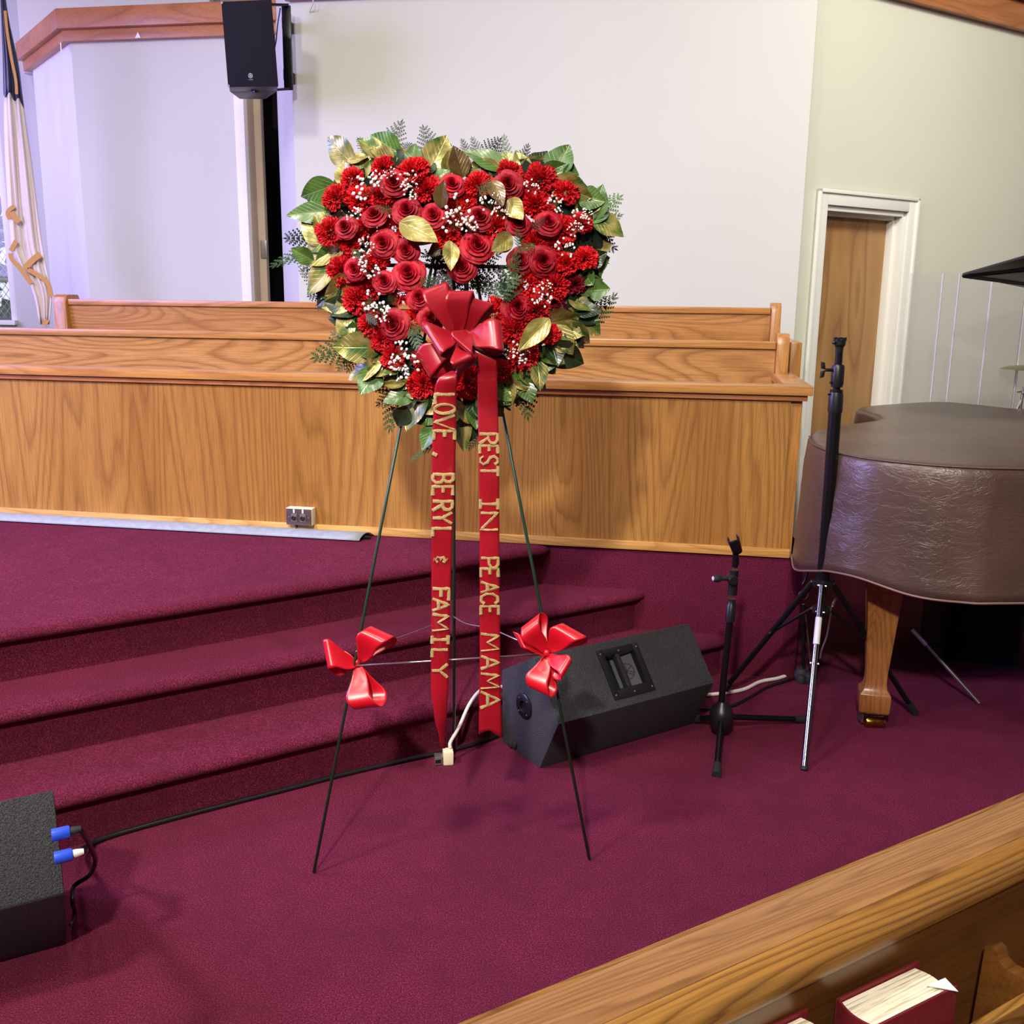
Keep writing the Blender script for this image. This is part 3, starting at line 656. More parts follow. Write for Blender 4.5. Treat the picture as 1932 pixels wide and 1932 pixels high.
hc = pole(1100); m = loc2(MB()); m.lathe([(.024, -.012), (.040, -.008), (.042, .008), (.024, .014)], hc, n=6, ph=.3); m.build('upper_hub', M['blk'], ts_, smooth='auto')
hl = pole(1150); m = loc2(MB()); m.lathe([(.0235, -.012), (.034, -.008), (.034, .008), (.0235, .014)], hl, n=6, ph=.3); m.tube([hc, hl+V((0, 0, -.05))], .0145, 12); m.build('lower_hub', M['blk'], ts_, smooth='auto')
base = V((px_, py_, 0)); fA = Z(1517, 1449, .008); fC = Z(1725, 1343, .012)
rad = .40
angA = atan2((fA-base).y, (fA-base).x); 
fB = base+V((cos(angA-radians(118)), sin(angA-radians(118)), 0))*rad+V((0, 0, .012))
for i, f in enumerate((fA, fB, fC)):
    o_ = (V((f.x, f.y, 0))-base).normalized(); a = hc+o_*.036; m = loc2(MB())
    m.tube([a, f], .0105, 14); lg = m.build('leg', M['chrome' if i == 0 else 'blkm'], ts_, smooth='auto')
    if i == 0:
        lg['label'] = 'chrome leg with white sticker'
        d = (f-a).normalized(); j0 = a+d*.115; j1 = a+d*.21; m = loc2(MB()); m.tube([j0, j1], .0112, 14); m.build('sticker', M['label'], lg, smooth='auto')
        m = loc2(MB()); m.tube([f-d*.006, f+d*.006], .0125, 14); m.build('foot_cap', M['blk_soft'], lg, smooth='auto')
    else:
        d = (f-a).normalized(); m = loc2(MB()); m.tube([f-d*.05, f+d*.01], [.013, .0145], 14); m.build('foot_cap', M['blk_soft'], lg, smooth='auto')
    mid_ = a+(f-a)*.44; m = loc2(MB()); m.tube([hl+o_*.03, mid_], .006, 10); br = m.build('brace', M['blkm'], ts_, smooth='auto')
    side = V((-o_.y, o_.x, 0))
    for p in (a, hl+o_*.03, mid_): m = loc2(MB()); m.tube([p-side*.015, p+side*.015], .0035, 8); m.build('rivet', M['silver'], lg)

# --- small desk microphone stand behind the tripod
ds = Z(1516, 1283, 0); dst = empty('desk_stand', ds, 'thin dark stand with weighted knobbly base behind the tall tripod stand', 'stand')
def loc3(mb): mb.org = ds; return mb
yy = ds.y
m = loc3(MB()); m.lathe([(.028, 0), (.030, .03), (.020, .05)], ds+V((-.01, 0, 0)), n=18); m.lathe([(.018, 0), (.024, .02), (.018, .04)], ds+V((.012, -.03, 0)), n=16); m.lathe([(.015, 0), (.02, .02), (.014, .035)], ds+V((-.02, -.035, 0)), n=16); m.build('base', M['blk_soft'], dst, smooth='auto')
m = loc3(MB()); m.tube([ds+V((0, 0, .03)), Y(1516, 1140, yy)], .0065, 10); m.build('pole', M['blkm'], dst, smooth='auto')
m = loc3(MB()); m.tube([Y(1530, 1262, yy), Y(1522, 1180, yy), Y(1518, 1150, yy)], .0035, 8); m.build('rod', M['steel'], dst, smooth='auto')
m = loc3(MB()); ring = [Y(1516, 1125, yy)+V((.018*cos(a*pi/8), 0, .018*sin(a*pi/8)+.004)) for a in range(17)]; m.tube(ring, .0045, 8); m.build('ring', M['steel'], dst, smooth='auto')
cable('audio_cable', [Y(1516, 1078, 3.75), Y(1526, 1064, 3.75), Y(1521, 1090, 3.75), Y(1514, 1104, 3.75)], .005, M['blk'], 'dark cable loop just under the piano cover hem')
pts = [pole(1140)+V((.03, -.03, 0)), Y(1577, 1130, 3.34), Y(1570, 1142, 3.34), Y(1566, 1165, 3.34), Y(1560, 1200, 3.34), Y(1551, 1225, 3.34), Y(1547, 1243, 3.34)]
cable('hanging_cord', pts, .0035, M['steel'], 'thin grey looped cord hanging beside the chrome tripod leg', 'cord')

# ================================================================ PIANO AND WHAT STANDS AROUND IT
PO = V((1.9, 3.9, 0)); TOPZ = 1.012
out = [Z(x, y, TOPZ) for x, y in ((1525, 820), (1530, 834), (1556, 846), (1590, 854), (1650, 864), (1750, 874), (1850, 880), (1932, 882))]
out += [V((2.1, 3.02, TOPZ)), V((2.7, 3.3, TOPZ)), V((3.2, 4.0, TOPZ)), V((3.0, 4.6, TOPZ)), Z(1932, 771, TOPZ), Z(1850, 763, TOPZ), Z(1775, 757, TOPZ), Z(1700, 760, TOPZ), Z(1635, 765, TOPZ), Z(1617, 769, TOPZ), Z(1618, 774, TOPZ), Z(1640, 780, TOPZ), Z(1655, 786, TOPZ), Z(1650, 791, TOPZ), Z(1620, 796, TOPZ), Z(1590, 800, TOPZ), Z(1555, 806, TOPZ), Z(1533, 812, TOPZ)]
sp = spline(out+[out[0]], 6)[:-1]; nO = len(sp); cen = V((1.95, 3.95, TOPZ))
nr = []
for i in range(nO):
    t = (sp[(i+1) % nO]-sp[i-1]).normalized(); nn = V((t.y, -t.x, 0))
    nr.append(nn)
for _ in range(3): nr = [(nr[i-1]+nr[i]*2+nr[(i+1) % nO]).normalized() for i in range(nO)]
def hem(p, i):
    q = _R.transposed() @ (V((p.x, p.y, p.z))-_O); px = 966-FPX*q.x/q.z
    pts = [(1490, .54), (1525, .525), (1560, .575), (1590, .600), (1640, .612), (1700, .590), (1760, .575), (1850, .572), (1932, .578), (2300, .58)]
    if p.y > 4.2: return .56
    for (a, za), (b, zb_) in zip(pts, pts[1:]):
        if px <= b: return za+(zb_-za)*max(0, min(1, (px-a)/(b-a)))
    return .58
hems = [hem(sp[i], i) for i in range(nO)]
for _ in range(3): hems = [(hems[i-1]+2*hems[i]+hems[(i+1) % nO])/4 for i in range(nO)]
prof = [(-.05, 0), (-.022, -.001), (-.008, -.006), (0, -.018), (.002, -.04)]
mb = MB(); mb.org = PO; L = 14
rows = len(prof)+L
for i, p in enumerate(sp):
    for o_, dz in prof: mb.v.append(p+nr[i]*(o_)+V((0, 0, dz)))
    for k in range(1, L+1):
        f = k/L; z = .98+(hems[i]-.98)*f
        wv = noise.noise(V((p.x*5, p.y*5, z*3)))*.014*f+noise.noise(V((p.x*13, p.y*13, z*16)))*.004
        mb.v.append(V((p.x, p.y, z))+nr[i]*(.004+.022*f+wv))
for i in range(nO):
    a = i*rows; b = ((i+1) % nO)*rows
    for k in range(rows-1): mb.f.append((a+k, b+k, b+k+1, a+k+1))
mb.f.append(tuple(i*rows for i in range(nO)))
pcv = empty('piano_cover', PO, 'fitted brown quilted vinyl cover draped over the grand piano at right', 'cover')
o = mb.build('cover_cloth', M['leather'], pcv, smooth='auto'); solidify(o, .003, -1)
mb = MB(); mb.org = PO; mb.tube([V((sp[i].x, sp[i].y, hems[i]))+nr[i]*(.027+noise.noise(V((sp[i].x*5, sp[i].y*5, hems[i]*3)))*.014+noise.noise(V((sp[i].x*13, sp[i].y*13, hems[i]*16)))*.004) for i in list(range(nO))+[0]], .0042, 6); mb.build('hem_piping', M['piping'], pcv, smooth=True)
mb = MB(); mb.org = PO; mb.tube([sp[i]+nr[i]*-.004+V((0, 0, -.006)) for i in range(0, 50)], .0028, 6); mb.build('shoulder_piping', M['leather'], pcv, smooth=True)
pno = empty('grand_piano', (1.325, 3.35, 0), 'grand piano with square tapered oak legs hidden under its brown cover', 'piano')
def loc4(mb): mb.org = V((1.325, 3.35, 0)); return mb
mb = loc4(MB()); mb.prism([V((sp[i].x, sp[i].y, .66))-nr[i]*.035 for i in range(0, nO, 3)], (0, 0, .34)); mb.build('body', M['oak_dark'], pno)
def pleg(cx, cy, rot):
    c = V((cx, cy, 0)); pr = [(.056, .058), (.061, .068), (.062, .118), (.061, .130), (.052, .140), (.045, .152), (.0415, .175), (.043, .22), (.066, .50), (.066, .515), (.074, .522), (.076, .56), (.076, .665)]
    m = loc4(MB()); m.lathe([(r_*1.22, h_) for r_, h_ in pr], c, n=4, ph=rot); lg = m.build('leg', M['oak_leg'], pno, bevel=.002)
    m = loc4(MB()); m.lathe([(.032, .046), (.032, .060), (.02, .060)], c, n=4, ph=rot); m.box(cx-.045, cx-.038, cy-.02, cy+.02, .012, .058); m.build('caster_mount', M['steel'], lg)
    m = loc4(MB()); m.lathe([(.018, -.034), (.0205, -.030), (.0185, -.004), (.0185, .006), (.0205, .030), (.018, .034)], (cx, cy-.028, .0205), axis=(1, -.05, 0), n=22); m.build('caster_wheel', M['brass'], lg, smooth='auto')
pleg(1.330, 3.365, radians(10)+.35); pleg(2.95, 3.75, .3)
bx = empty('floor_cabinet', Z(1770, 1252, 0), 'black speaker cabinet standing in the shadow under the piano', 'speaker')
a, b = Z(1770, 1252, 0), Z(1922, 1264, 0); dx = (b-a).normalized(); dy = V((-dx.y, dx.x, 0))
m = MB(); m.org = a; m.hexa([a, b, b+dy*.4, a+dy*.4], [p+V((0, 0, .5)) for p in (a, b, b+dy*.4, a+dy*.4)]); m.build('cabinet', M['cab'], bx, bevel=.006)
m = MB(); m.org = a; e = .02; gq = [a+dx*e+V((0, 0, e)), b-dx*e+V((0, 0, e)), b-dx*e+V((0, 0, .48)), a+dx*e+V((0, 0, .48))]; m.hexa(gq, [p-dy*.006 for p in gq]); m.build('grille', M['grille'], bx)
a, b = Y(1722, 1187, 3.72), Y(1766, 1236, 3.66); rd_ = (b-a).normalized()
bb = b+rd_*(b.z/-rd_.z)*.96 if rd_.z < 0 else b
cr_ = empty('chrome_stand_leg', (a.x, a.y, 0), 'stray chrome stand leg leaning in the dark under the piano', 'stand')
m = MB(); m.org = V((a.x, a.y, 0)); m.tube([a, a+(b-a)*.6], .011, 12); m.build('upper_tube', M['silver'], cr_, smooth='auto')
m = MB(); m.org = V((a.x, a.y, 0)); m.tube([a+(b-a)*.6, b, bb], .0075, 12); m.build('lower_rod', M['steel'], cr_, smooth='auto')
# acrylic drum shield
sh = empty('drum_shield', (2.2, 5.3, 0), 'clear acrylic drum shield of hinged panels standing behind the piano', 'shield')
xs = [1712, 1775, 1806, 1868, 1935, 2010]; ys = [5.37, 5.33, 5.315, 5.30, 5.33, 5.30]
for i in range(5):
    a, b = Y(xs[i], 560, ys[i]), Y(xs[i+1], 560, ys[i+1]); zt_ = 1.675; a.z = b.z = 0; d = (b-a).normalized(); nn = V((-d.y, d.x, 0))*.006
    m = MB(); m.org = V((2.2, 5.3, 0)); m.prism([a+d*.004, b-d*.004, b-d*.004+nn, a+d*.004+nn], (0, 0, zt_)); m.build('panel', M['acrylic'], sh)
    m = MB(); m.org = V((2.2, 5.3, 0)); m.tube([b+V((0, 0, .0)), b+V((0, 0, zt_))], .006, 8); m.build('hinge', M['acr_edge'], sh, smooth='auto')
# cymbal, hi-hat fittings and music desk at the right edge
cc_ = Y(1895, 692, 5.2)+V((.21, 0, 0)); cy = empty('cymbal', cc_-V((0, 0, cc_.z)), 'bronze cymbal on a thin stand at the right edge behind the piano', 'cymbal')
m = MB(); m.org = V((cc_.x, cc_.y, 0)); m.lathe([(.21, -.012), (.17, .0), (.06, .012), (.045, .016), (.03, .03), (.008, .034)], cc_, n=48); m.build('disc', M['cym'], cy, smooth='auto')
m = MB(); m.org = V((cc_.x, cc_.y, 0)); m.tube([V((cc_.x, cc_.y, 0)), cc_+V((0, 0, .06))], .01, 10); m.build('pole', M['silver'], cy, smooth='auto')
hh = Y(1926, 762, 5.0); hs = empty('hi_hat_stand', (hh.x, hh.y, 0), 'chrome drum hardware fitting showing at the right edge below the cymbal', 'stand')
m = MB(); m.org = V((hh.x, hh.y, 0)); tpp = Y(1930, 741, 5.0); m.lathe([(.012, -.002), (.03, .0), (.03, .004), (.006, .01), (.006, .03)], tpp, n=18); m.build('cup', M['silver'], hs, smooth='auto')
m = MB(); m.org = V((hh.x, hh.y, 0)); m.tube([V((hh.x, hh.y, 0)), hh, tpp], .008, 10); m.build('pole', M['silver'], hs, smooth='auto')
m = MB(); m.org = V((hh.x, hh.y, 0)); m.tube([tpp-V((0, 0, .02)), Y(1917, 775, 5.0)], .006, 8); m.build('arm', M['silver'], hs, smooth='auto')
Pd, Ad, Bd = Y(1816, 520, 4.6), Y(1932, 487, 4.15), Y(1932, 543, 5.0)
md = empty('music_desk', (Pd.x+.6, Pd.y, 0), 'black tilted music desk corner poking in at the right edge above the piano', 'music stand')
m = MB(); m.org = V((Pd.x+.6, Pd.y, 0)); ex = V((.62, .1, -.02)); poly = [Pd, Ad, Ad+ex, Bd+ex, Bd]; m.prism(poly, (0, 0, .012)); m.build('desk_plate', M['blk'], md, bevel=.003)
m = MB(); m.org = V((Pd.x+.6, Pd.y, 0)); m.tube([Ad+ex*.5, Pd+V((.01, 0, 0)), Bd+ex*.5], .012, 8); m.build('desk_rim', M['blkm'], md, smooth=True)
m = MB(); m.org = V((Pd.x+.6, Pd.y, 0)); c_ = Bd+ex*.35+V((0, -.04, 0)); m.tube([V((c_.x, c_.y, 0)), c_], .012, 10); m.build('pole', M['blkm'], md, smooth='auto')

# ================================================================ ON THE STAGE AND WALLS
# grey floor mat strip
def SL(x, y): q = Z(x, y, S)-P0; return q.dot(U), q.dot(N)
ta_, na_ = SL(680, 1021); m = MB()
def strip(u, v):
    t = -4.4+(ta_+.028*(v)+4.4)*u; n = -.128+.11*v; return V((t, n, S+.004+.022*sin(pi*min(1, v*1.05))**.7))
m.grid(strip, 60, 10); o = m.build('floor_strip', M['greymat'], M=FR, smooth=True); solidify(o, .003, 1); tag(o, 'long grey rubber cable cover strip lying along the foot of the choir rail', 'cable cover')
m = MB(); m.tube([V((ta_+.03, -.075, S+.008)), V((ta_-.8, -.07, S+.010))], .008, 8); o = m.build('audio_cable', M['blk'], M=FR, smooth=True); tag(o, 'black cable end poking out from under the grey floor strip', 'cable')
# microphone outlet box
xb = empty('outlet_box', (0, 0, 0), 'ivory wall box with two microphone sockets fixed low on the oak panel', 'outlet', M=FR @ Matrix.Translation((-.448, 0, .585)))
m = MB(); m.box(-.059, .059, -.046, -.001, -.037, .037); m.build('box', M['ivory'], xb, bevel=.003)
m = MB(); m.box(-.057, .057, -.050, -.046, -.035, .035); m.build('face_plate', M['steel'], xb, bevel=.001)
for sx in (-.021, .019):
    m = MB(); m.box(sx-.013, sx+.013, -.0525, -.050, -.021, .014); so = m.build('socket_plate', M['steel_d'], xb, bevel=.001)
    m = MB(); m.lathe([(.0105, 0), (.0105, .004), (.0085, .005), (.0085, .001), (.0001, .001)], (sx, -.0525, -.004), axis=(0, -1, 0), n=24); m.build('socket', M['blk'], so, smooth='auto')
    for k in range(3):
        a_ = pi/2+2*pi*k/3; m = MB(); m.lathe([(.0016, 0), (.0016, .004)], (sx+.0042*cos(a_), -.0535, -.004+.0042*sin(a_)), axis=(0, -1, 0), n=8); m.build('pin', M['silver'], so)
    m = MB(); m.box(sx-.0035, sx+.0035, -.0512, -.050, .017, .034); m.build('paper_tab', M['label'], xb)
for sx in (-.044, .044): m = MB(); m.lathe([(.004, 0), (.004, .0015), (.001, .002)], (sx, -.050, -.002), axis=(0, -1, 0), n=12); m.build('screw', M['silver'], xb)
m = MB(); m.tube([V((-.462, -.03, .552)), V((-.468, -.035, .535)), V((-.470, -.05, .525))], .006, 8); o = m.build('box_cable', M['blk'], M=FR, smooth=True); tag(o, 'short black cable dropping out of the bottom of the outlet box', 'cable')
# wall speaker on its yoke
n0, n1 = 1.44, 1.50
TL, TR_, BR_, BL_ = [V((pt(x, y, n)[0], n, pt(x, y, n)[1])) for x, y, n in ((417, 3, n0), (511, -1, n0), (524, 163, n1), (430, 164, n1))]
wsM = FR; wsp = empty('wall_speaker', (0, 0, 0), 'black two way loudspeaker hung on a steel yoke from the wall corner', 'speaker', M=FR)
fn = (TR_-TL).cross(BL_-TL).normalized(); fn = fn if fn.y > 0 else -fn
ctr = (TL+TR_+BR_+BL_)/4
m = MB(); bk = [ctr+(p-ctr)*.98+fn*.012 for p in (TL, TR_, BR_, BL_)]; bd = V((-.42, .9, -.04)); rr = [p+bd*.13 for p in bk]; rx = [ctr+bd*.30+(V(((p-ctr).x*.55, (p-ctr).y, (p-ctr).z))) for p in (TL, TR_, BR_, BL_)]
m.hexa(bk, rr); m.hexa([p for p in rr], rx); m.build('cabinet', M['blk'], wsp, bevel=.006)
m = MB(); g = 5
m.hexa([TL+fn*.012, TR_+fn*.012, BR_+fn*.012, BL_+fn*.012], [TL, TR_, BR_, BL_]); m.build('grille', M['grille'], wsp, bevel=.004)
fx = (TR_-TL).normalized(); fz = (TL-BL_); fz = (fz-fx*fz.dot(fx)).normalized()
for p in (TL, BL_): 
    m = MB(); m.lathe([(.007, -.002), (.008, .002), (.006, .006)], p+fx*.006-(fz*.006 if p is TL else -fz*.006), axis=-fn, n=12); m.build('corner_screw', M['silver'], wsp)
lt, lz = pt(473, 143, n1-.006); E0 = basis(fx, fz, -fn, V((lt, n1-.008, lz)))
emblem(0, 0, .013, .0, .0012, .11).build('emblem', M['logo'], wsp, M=E0)
# lettering under the emblem: brand word in simple strokes
def strokes(word, h, w, gap, r, glyphs):
    mb = MB(); x = 0
    for ch in word:
        for st in glyphs[ch]: mb.tube([V((x+a*w, b*h, 0)) for a, b in st], r, 4)
        x += w+gap
    for i in range(len(mb.v)): mb.v[i].x -= (x-gap)/2
    return mb
GL = {'L': [[(0, 1), (0, 0), (.9, 0)]], 'O': [[(.5+.5*cos(a*pi/7), .5+.5*sin(a*pi/7)) for a in range(15)]], 'V': [[(0, 1), (.5, 0), (1, 1)]],
 'E': [[(.9, 1), (0, 1), (0, 0), (.9, 0)], [(0, .52), (.62, .52)]], ',': [[(.6, .20), (.15, -.02)]], 'B': [[(0, 0), (0, 1), (.6, 1), (.85, .86), (.8, .66), (.55, .54), (0, .54)], [(.55, .54), (.9, .40), (.92, .16), (.6, 0), (0, 0)]],
 'R': [[(0, 0), (0, 1), (.6, 1), (.9, .85), (.85, .62), (.5, .5), (0, .5)], [(.35, .5), (.95, 0)]], 'Y': [[(0, 1), (.5, .48), (1, 1)], [(.5, .48), (.5, 0)]],
 'F': [[(.9, 1), (0, 1), (0, 0)], [(0, .52), (.62, .52)]], 'A': [[(0, 0), (.5, 1), (1, 0)], [(.2, .38), (.8, .38)]], 'M': [[(0, 0), (.12, 1), (.5, .35), (.88, 1), (1, 0)]],
 'I': [[(.5, 0), (.5, 1)], [(.05, 1), (.95, 1)], [(.1, 0), (.9, 0)]], 'S': [[(.95, .82), (.75, .98), (.35, .98), (.08, .8), (.2, .58), (.75, .42), (.95, .2), (.7, .02), (.3, .02), (.05, .2)]],
 'T': [[(.5, 0), (.5, 1)], [(0, 1), (1, 1)]], 'N': [[(0, 0), (0, 1), (1, 0), (1, 1)]], 'P': [[(0, 0), (0, 1), (.6, 1), (.92, .86), (.9, .62), (.55, .48), (0, .48)]],
 'C': [[(.95, .8), (.7, .98), (.3, .95), (.05, .68), (.05, .3), (.3, .04), (.7, .02), (.95, .2)]], 'H': [[(0, 0), (0, 1)], [(1, 0), (1, 1)], [(0, .5), (1, .5)]],
 '&': [[(.95, .72), (.6, .80), (.15, .70), (.25, .52), (.6, .50), (.25, .48), (.12, .28), (.5, .18), (.95, .28)], [(.5, .93), (.52, .97)], [(.5, .03), (.52, .07)]]}
strokes('YAMAHA', .0045, .0036, .0012, .0006, GL).build('brand_lettering', M['logo'], wsp, M=E0 @ Matrix.Translation((0, -.022, .0005)))
def yk(x, y, n): t, z = pt(x, y, n); return V((t, n, z))
m = MB(); a, b = yk(539, 10, 1.86), yk(544, 170, 1.86)
m.hexa([a+V((-.027, 0, 0)), a+V((.027, 0, 0)), b+V((.027, 0, 0)), b+V((-.027, 0, 0))], [a+V((-.027, .012, 0)), a+V((.027, .012, 0)), b+V((.027, .012, 0)), b+V((-.027, .012, 0))])
m.build('yoke_bar', M['blkm'], wsp, bevel=.004)
m = MB(); m.box(a.x-.034, a.x-.012, 1.873, 2.10, a.z-.12, a.z-.06); m.build('mount_stub', M['blkm'], wsp, bevel=.003)
m = MB(); m.box(b.x-.034, b.x-.012, 1.873, 2.10, b.z+.06, b.z+.12); m.build('mount_stub', M['blkm'], wsp, bevel=.003)
for (p, q) in ((yk(545, 170, 1.865), (BL_+BR_)*.5+bd*.12-fz*.006), (yk(541, 12, 1.865), (TL+TR_)*.5+bd*.12+fz*.010)):
    m = MB(); d = (q-p).normalized(); sd = d.cross(fz).normalized()*.016; m.prism([p-sd, p+sd, q+sd, q-sd], fz*.014); m.build('yoke_arm', M['blkm'], wsp, bevel=.001)
m = MB(); m.tube(spline([yk(529, 15, 1.8), yk(524, 45, 1.8), yk(521, 75, 1.78), yk(518, 92, 1.7)]), .004, 8); m.build('cable', M['blk'], wsp, smooth=True)
m = MB(); m.tube(spline([yk(591, -4, 1.92), yk(590, 8, 1.93), yk(584, 22, 1.99)]), .003, 6); o = m.build('loose_string', M['white_cord'], M=FR, smooth=True); tag(o, 'loose white string dangling from the wood trim right of the wall speaker', 'string')

# flag on its pole
FLY = 6.55
fpx = Y(-45, 300, FLY).x; fl = empty('church_flag', (fpx, FLY, .51), 'white flag with blue canton and gold fringe hanging at the far left', 'flag')
def locf(mb): mb.org = V((fpx, FLY, .51)); return mb
m = locf(MB()); m.tube([(fpx, FLY, .55), (fpx-.03, FLY, 3.55)], .016, 12); m.build('pole', M['brass'], fl, smooth='auto')
m = locf(MB()); m.lathe([(.14, 0), (.14, .02), (.05, .05), (.02, .12)], (fpx, FLY, .51), n=24); m.build('base', M['brass'], fl, smooth='auto')
Lk = [(-60, -2), (0, 1), (100, 5), (200, 7), (240, 8), (300, 10), (400, 15), (470, 21), (500, 34), (545, 60), (575, 68), (612, 74)]
Rk = [(-60, 4), (0, 11), (40, 17), (124, 36), (200, 45), (300, 59), (450, 78), (515, 90), (555, 99), (612, 93)]
def interp(K, y):
    for (a, xa), (b, xb_) in zip(K, K[1:]):
        if y <= b: return xa+(xb_-xa)*max(0, (y-a)/(b-a))
    return K[-1][1]
def flagpt(u, y, off=0):
    x = interp(Lk, y)*(1-u)+interp(Rk, y)*u; amp = .018*min(1, (y+80)/250)
    return Y(x, y, FLY+amp*sin(u*13+y*.006)+.012*sin(u*31+1)-off)
def fy2(u): return 178+22*u*u+6*sin(u*14)      # lower edge of the canton
m = locf(MB()); m.grid(lambda u, v: flagpt(u, -60+(fy2(u)+60)*v), 26, 12); o = m.build('canton', M['flagb'], fl, smooth=True); solidify(o, .002)
m = locf(MB()); m.grid(lambda u, v: flagpt(u, fy2(u)+(612-fy2(u))*v), 26, 24); o = m.build('field', M['flagw'], fl, smooth=True); solidify(o, .002)
def fringe(pts, wd, name='fringe'):
    m = locf(MB()); m.up = None
    P = [Y(x, y, FLY-.036) for x, y in pts]; P = spline(P, 4); n = len(P); b = len(m.v)
    for i, p in enumerate(P):
        t = (P[min(i+1, n-1)]-P[max(0, i-1)]).normalized(); s = V((-t.z, 0, t.x)).normalized()*wd*1.45*(1 if s_up else -1)
        m.v += [p, p+s, p+V((0, .004, 0)), p+s+V((0, .004, 0))]
    for i in range(n-1):
        a = b+4*i; m.f += [(a, a+4, a+5, a+1), (a+2, a+3, a+7, a+6), (a, a+2, a+6, a+4), (a+1, a+5, a+7, a+3)]
    m.build(name, M['fringe'], fl)
s_up = False
fringe([(29, 392), (18, 402), (22, 412)], .018); fringe([(17, 404), (32, 423)], -.024)
fringe([(34, 457), (24, 476)], .020); fringe([(24, 478), (26, 487), (40, 503), (62, 533)], .020)
fringe([(72, 475), (60, 484), (42, 502)], -.026); fringe([(50, 512), (68, 522), (86, 536), (93, 560)], -.020); fringe([(93, 606), (86, 616)], .02); fringe([(12, 20), (16, 60), (24, 110), (32, 150), (34, 178)], .012)

# ================================================================ FOREGROUND PEW
p1 = Z(870, 1932, .87); p2 = Z(1932, 1497, .87); dP = (p2-p1); dP.z = 0; dP.normalize(); nP = V((-dP.y, dP.x, 0))
NF = basis(dP, nP, V((0, 0, 1)), V((p1.x, p1.y, 0)))      # local: x along pew, y away from the viewer, z up
def NZ(x, y, z): q = Z(x, y, z)-p1; return q.dot(dP), q.dot(nP)
pw = empty('near_pew', (0, 0, 0), 'oak pew back in the foreground cutting across the lower right corner', 'pew', M=NF)
def ext(poly, x0=-1.0, x1=2.6): return MB().prism([V((x0, y, z)) for y, z in poly], (x1-x0, 0, 0))
ext([(0, .835), (0, .866), (-.004, .870), (-.050, .8705), (-.062, .869), (-.062, .835)]).build('top_rail', M['oak_near_top'], pw, bevel=.0015)
ext([(-.0625, .8685), (-.0715, .866), (-.081, .859), (-.087, .849), (-.0885, .838), (-.085, .830), (-.0625, .826)]).build('rail_nosing', M['oak_near'], pw, smooth='auto')
ext([(0, .834), (-.082, .828), (-.078, .812), (-.064, .775), (-.056, .70), (-.046, .55), (-.020, .20), (0, .20), (.0, .6)]).build('backrest', M['oak_dark'], pw, smooth='auto')  # darker oak puts the shade of this overhung face into the colour
ext([(.03, .40), (.45, .42), (.45, .45), (.03, .43)]).build('seat', M['oak_near'], pw)
# book rack on the pew back
rk = empty('book_rack', (0, 0, 0), 'brown wooden book rack fixed to the back of the foreground pew', 'book rack', M=NF)
m = MB(); m.prism([V((.672, y, z)) for y, z in ((-.068, .60), (-.074, .752), (-.083, .756), (-.090, .752), (-.094, .742), (-.104, .738), (-.140, .742), (-.152, .735), (-.152, .60))], (.020, 0, 0)); m.build('end_board', M['oak_dark'], rk, bevel=.0015)
m = MB(); m.box(.20, 1.6, -.153, -.141, .70, .744); m.build('front_slat', M['oak_near'], rk, bevel=.0015)
m = MB(); m.box(.20, 1.6, -.153, -.062, .590, .600); m.build('rack_bottom', M['oak_dark'], rk)
m = MB(); m.box(.10, .12, -.153, -.068, .590, .745); m.build('end_board', M['oak_dark'], rk)
m = MB(); m.prism([V((.735, y, z)) for y, z in ((-.154, .60), (-.154, .74), (-.185, .70), (-.200, .60))], (.022, 0, 0)); m.build('bracket', M['oak_near'], rk, bevel=.0015)
def hymnal(x0, y0, label, ln=.150, th=.046):
    BM = NF @ Matrix.Translation((x0, y0, .601)) @ Matrix.Rotation(radians(-1.5), 4, 'Z')
    b = empty('hymnal', (0, 0, 0), label, 'book', 'maroon hymnals in the pew rack', M=BM); H = .187
    m = MB()
    def blk(u, v):
        yy_ = -.003-(th-.006)*v; bul = .007*sin(pi*v); return V((.008+(ln-.016)*u+(bul if u > .5 else 0)*1.0, yy_, H-.004+.0015*sin(v*40)+.001*sin(v*97+u*3)))
    pr = []
    for k in range(9):
        v = k/8; pr.append(V((ln-.012+.006*sin(pi*v), -.003-(th-.006)*v, .004)))
    for k in range(3): v = 1-k/2; pr.append(V((.006-.003*sin(pi*v), -.003-(th-.006)*v, .004)))
    m.prism(pr, (0, 0, H-.008)); m.build('pages', M['page'], b, smooth=False)
    for nm, ya in (('back_cover', 0.0), ('front_cover', -th)):
        m = MB(); m.box(.004, ln, ya-.0015, ya+.0015, 0, H); m.build(nm, M['bookred'], b, bevel=.001)
    m = MB(); n = 8; pts = [V((.004-.006*sin(pi*k/n), -th*k/n, 0)) for k in range(n+1)]
    m.prism(pts+[p+V((.003, 0, 0)) for p in pts[::-1]], (0, 0, H)); m.build('spine', M['bookred'], b, smooth='auto')
    return b
h1 = NZ(1582, 1880, .79); hymnal(h1[0]-.006, h1[1]-.0, 'thick maroon hymnal, whole cream page top showing, nearest the rack end board', ln=.134, th=.047)
ex_ = NZ(1500, 1904, .79); hymnal(ex_[0]-.136, ex_[1], 'maroon hymnal cut off by the bottom edge of the photo', ln=.150, th=.045)
m = MB(); bx0, by0 = h1[0], h1[1]; m.prism([V((bx0+.096, by0-.036, .7892)), V((bx0+.124, by0-.038, .7892)), V((bx0+.118, by0-.058, .7885))], (0, 0, .0008)); o = m.build('paper_scrap', M['label'], M=NF); tag(o, 'torn white paper corner sticking out of the nearer maroon hymnal', 'paper')

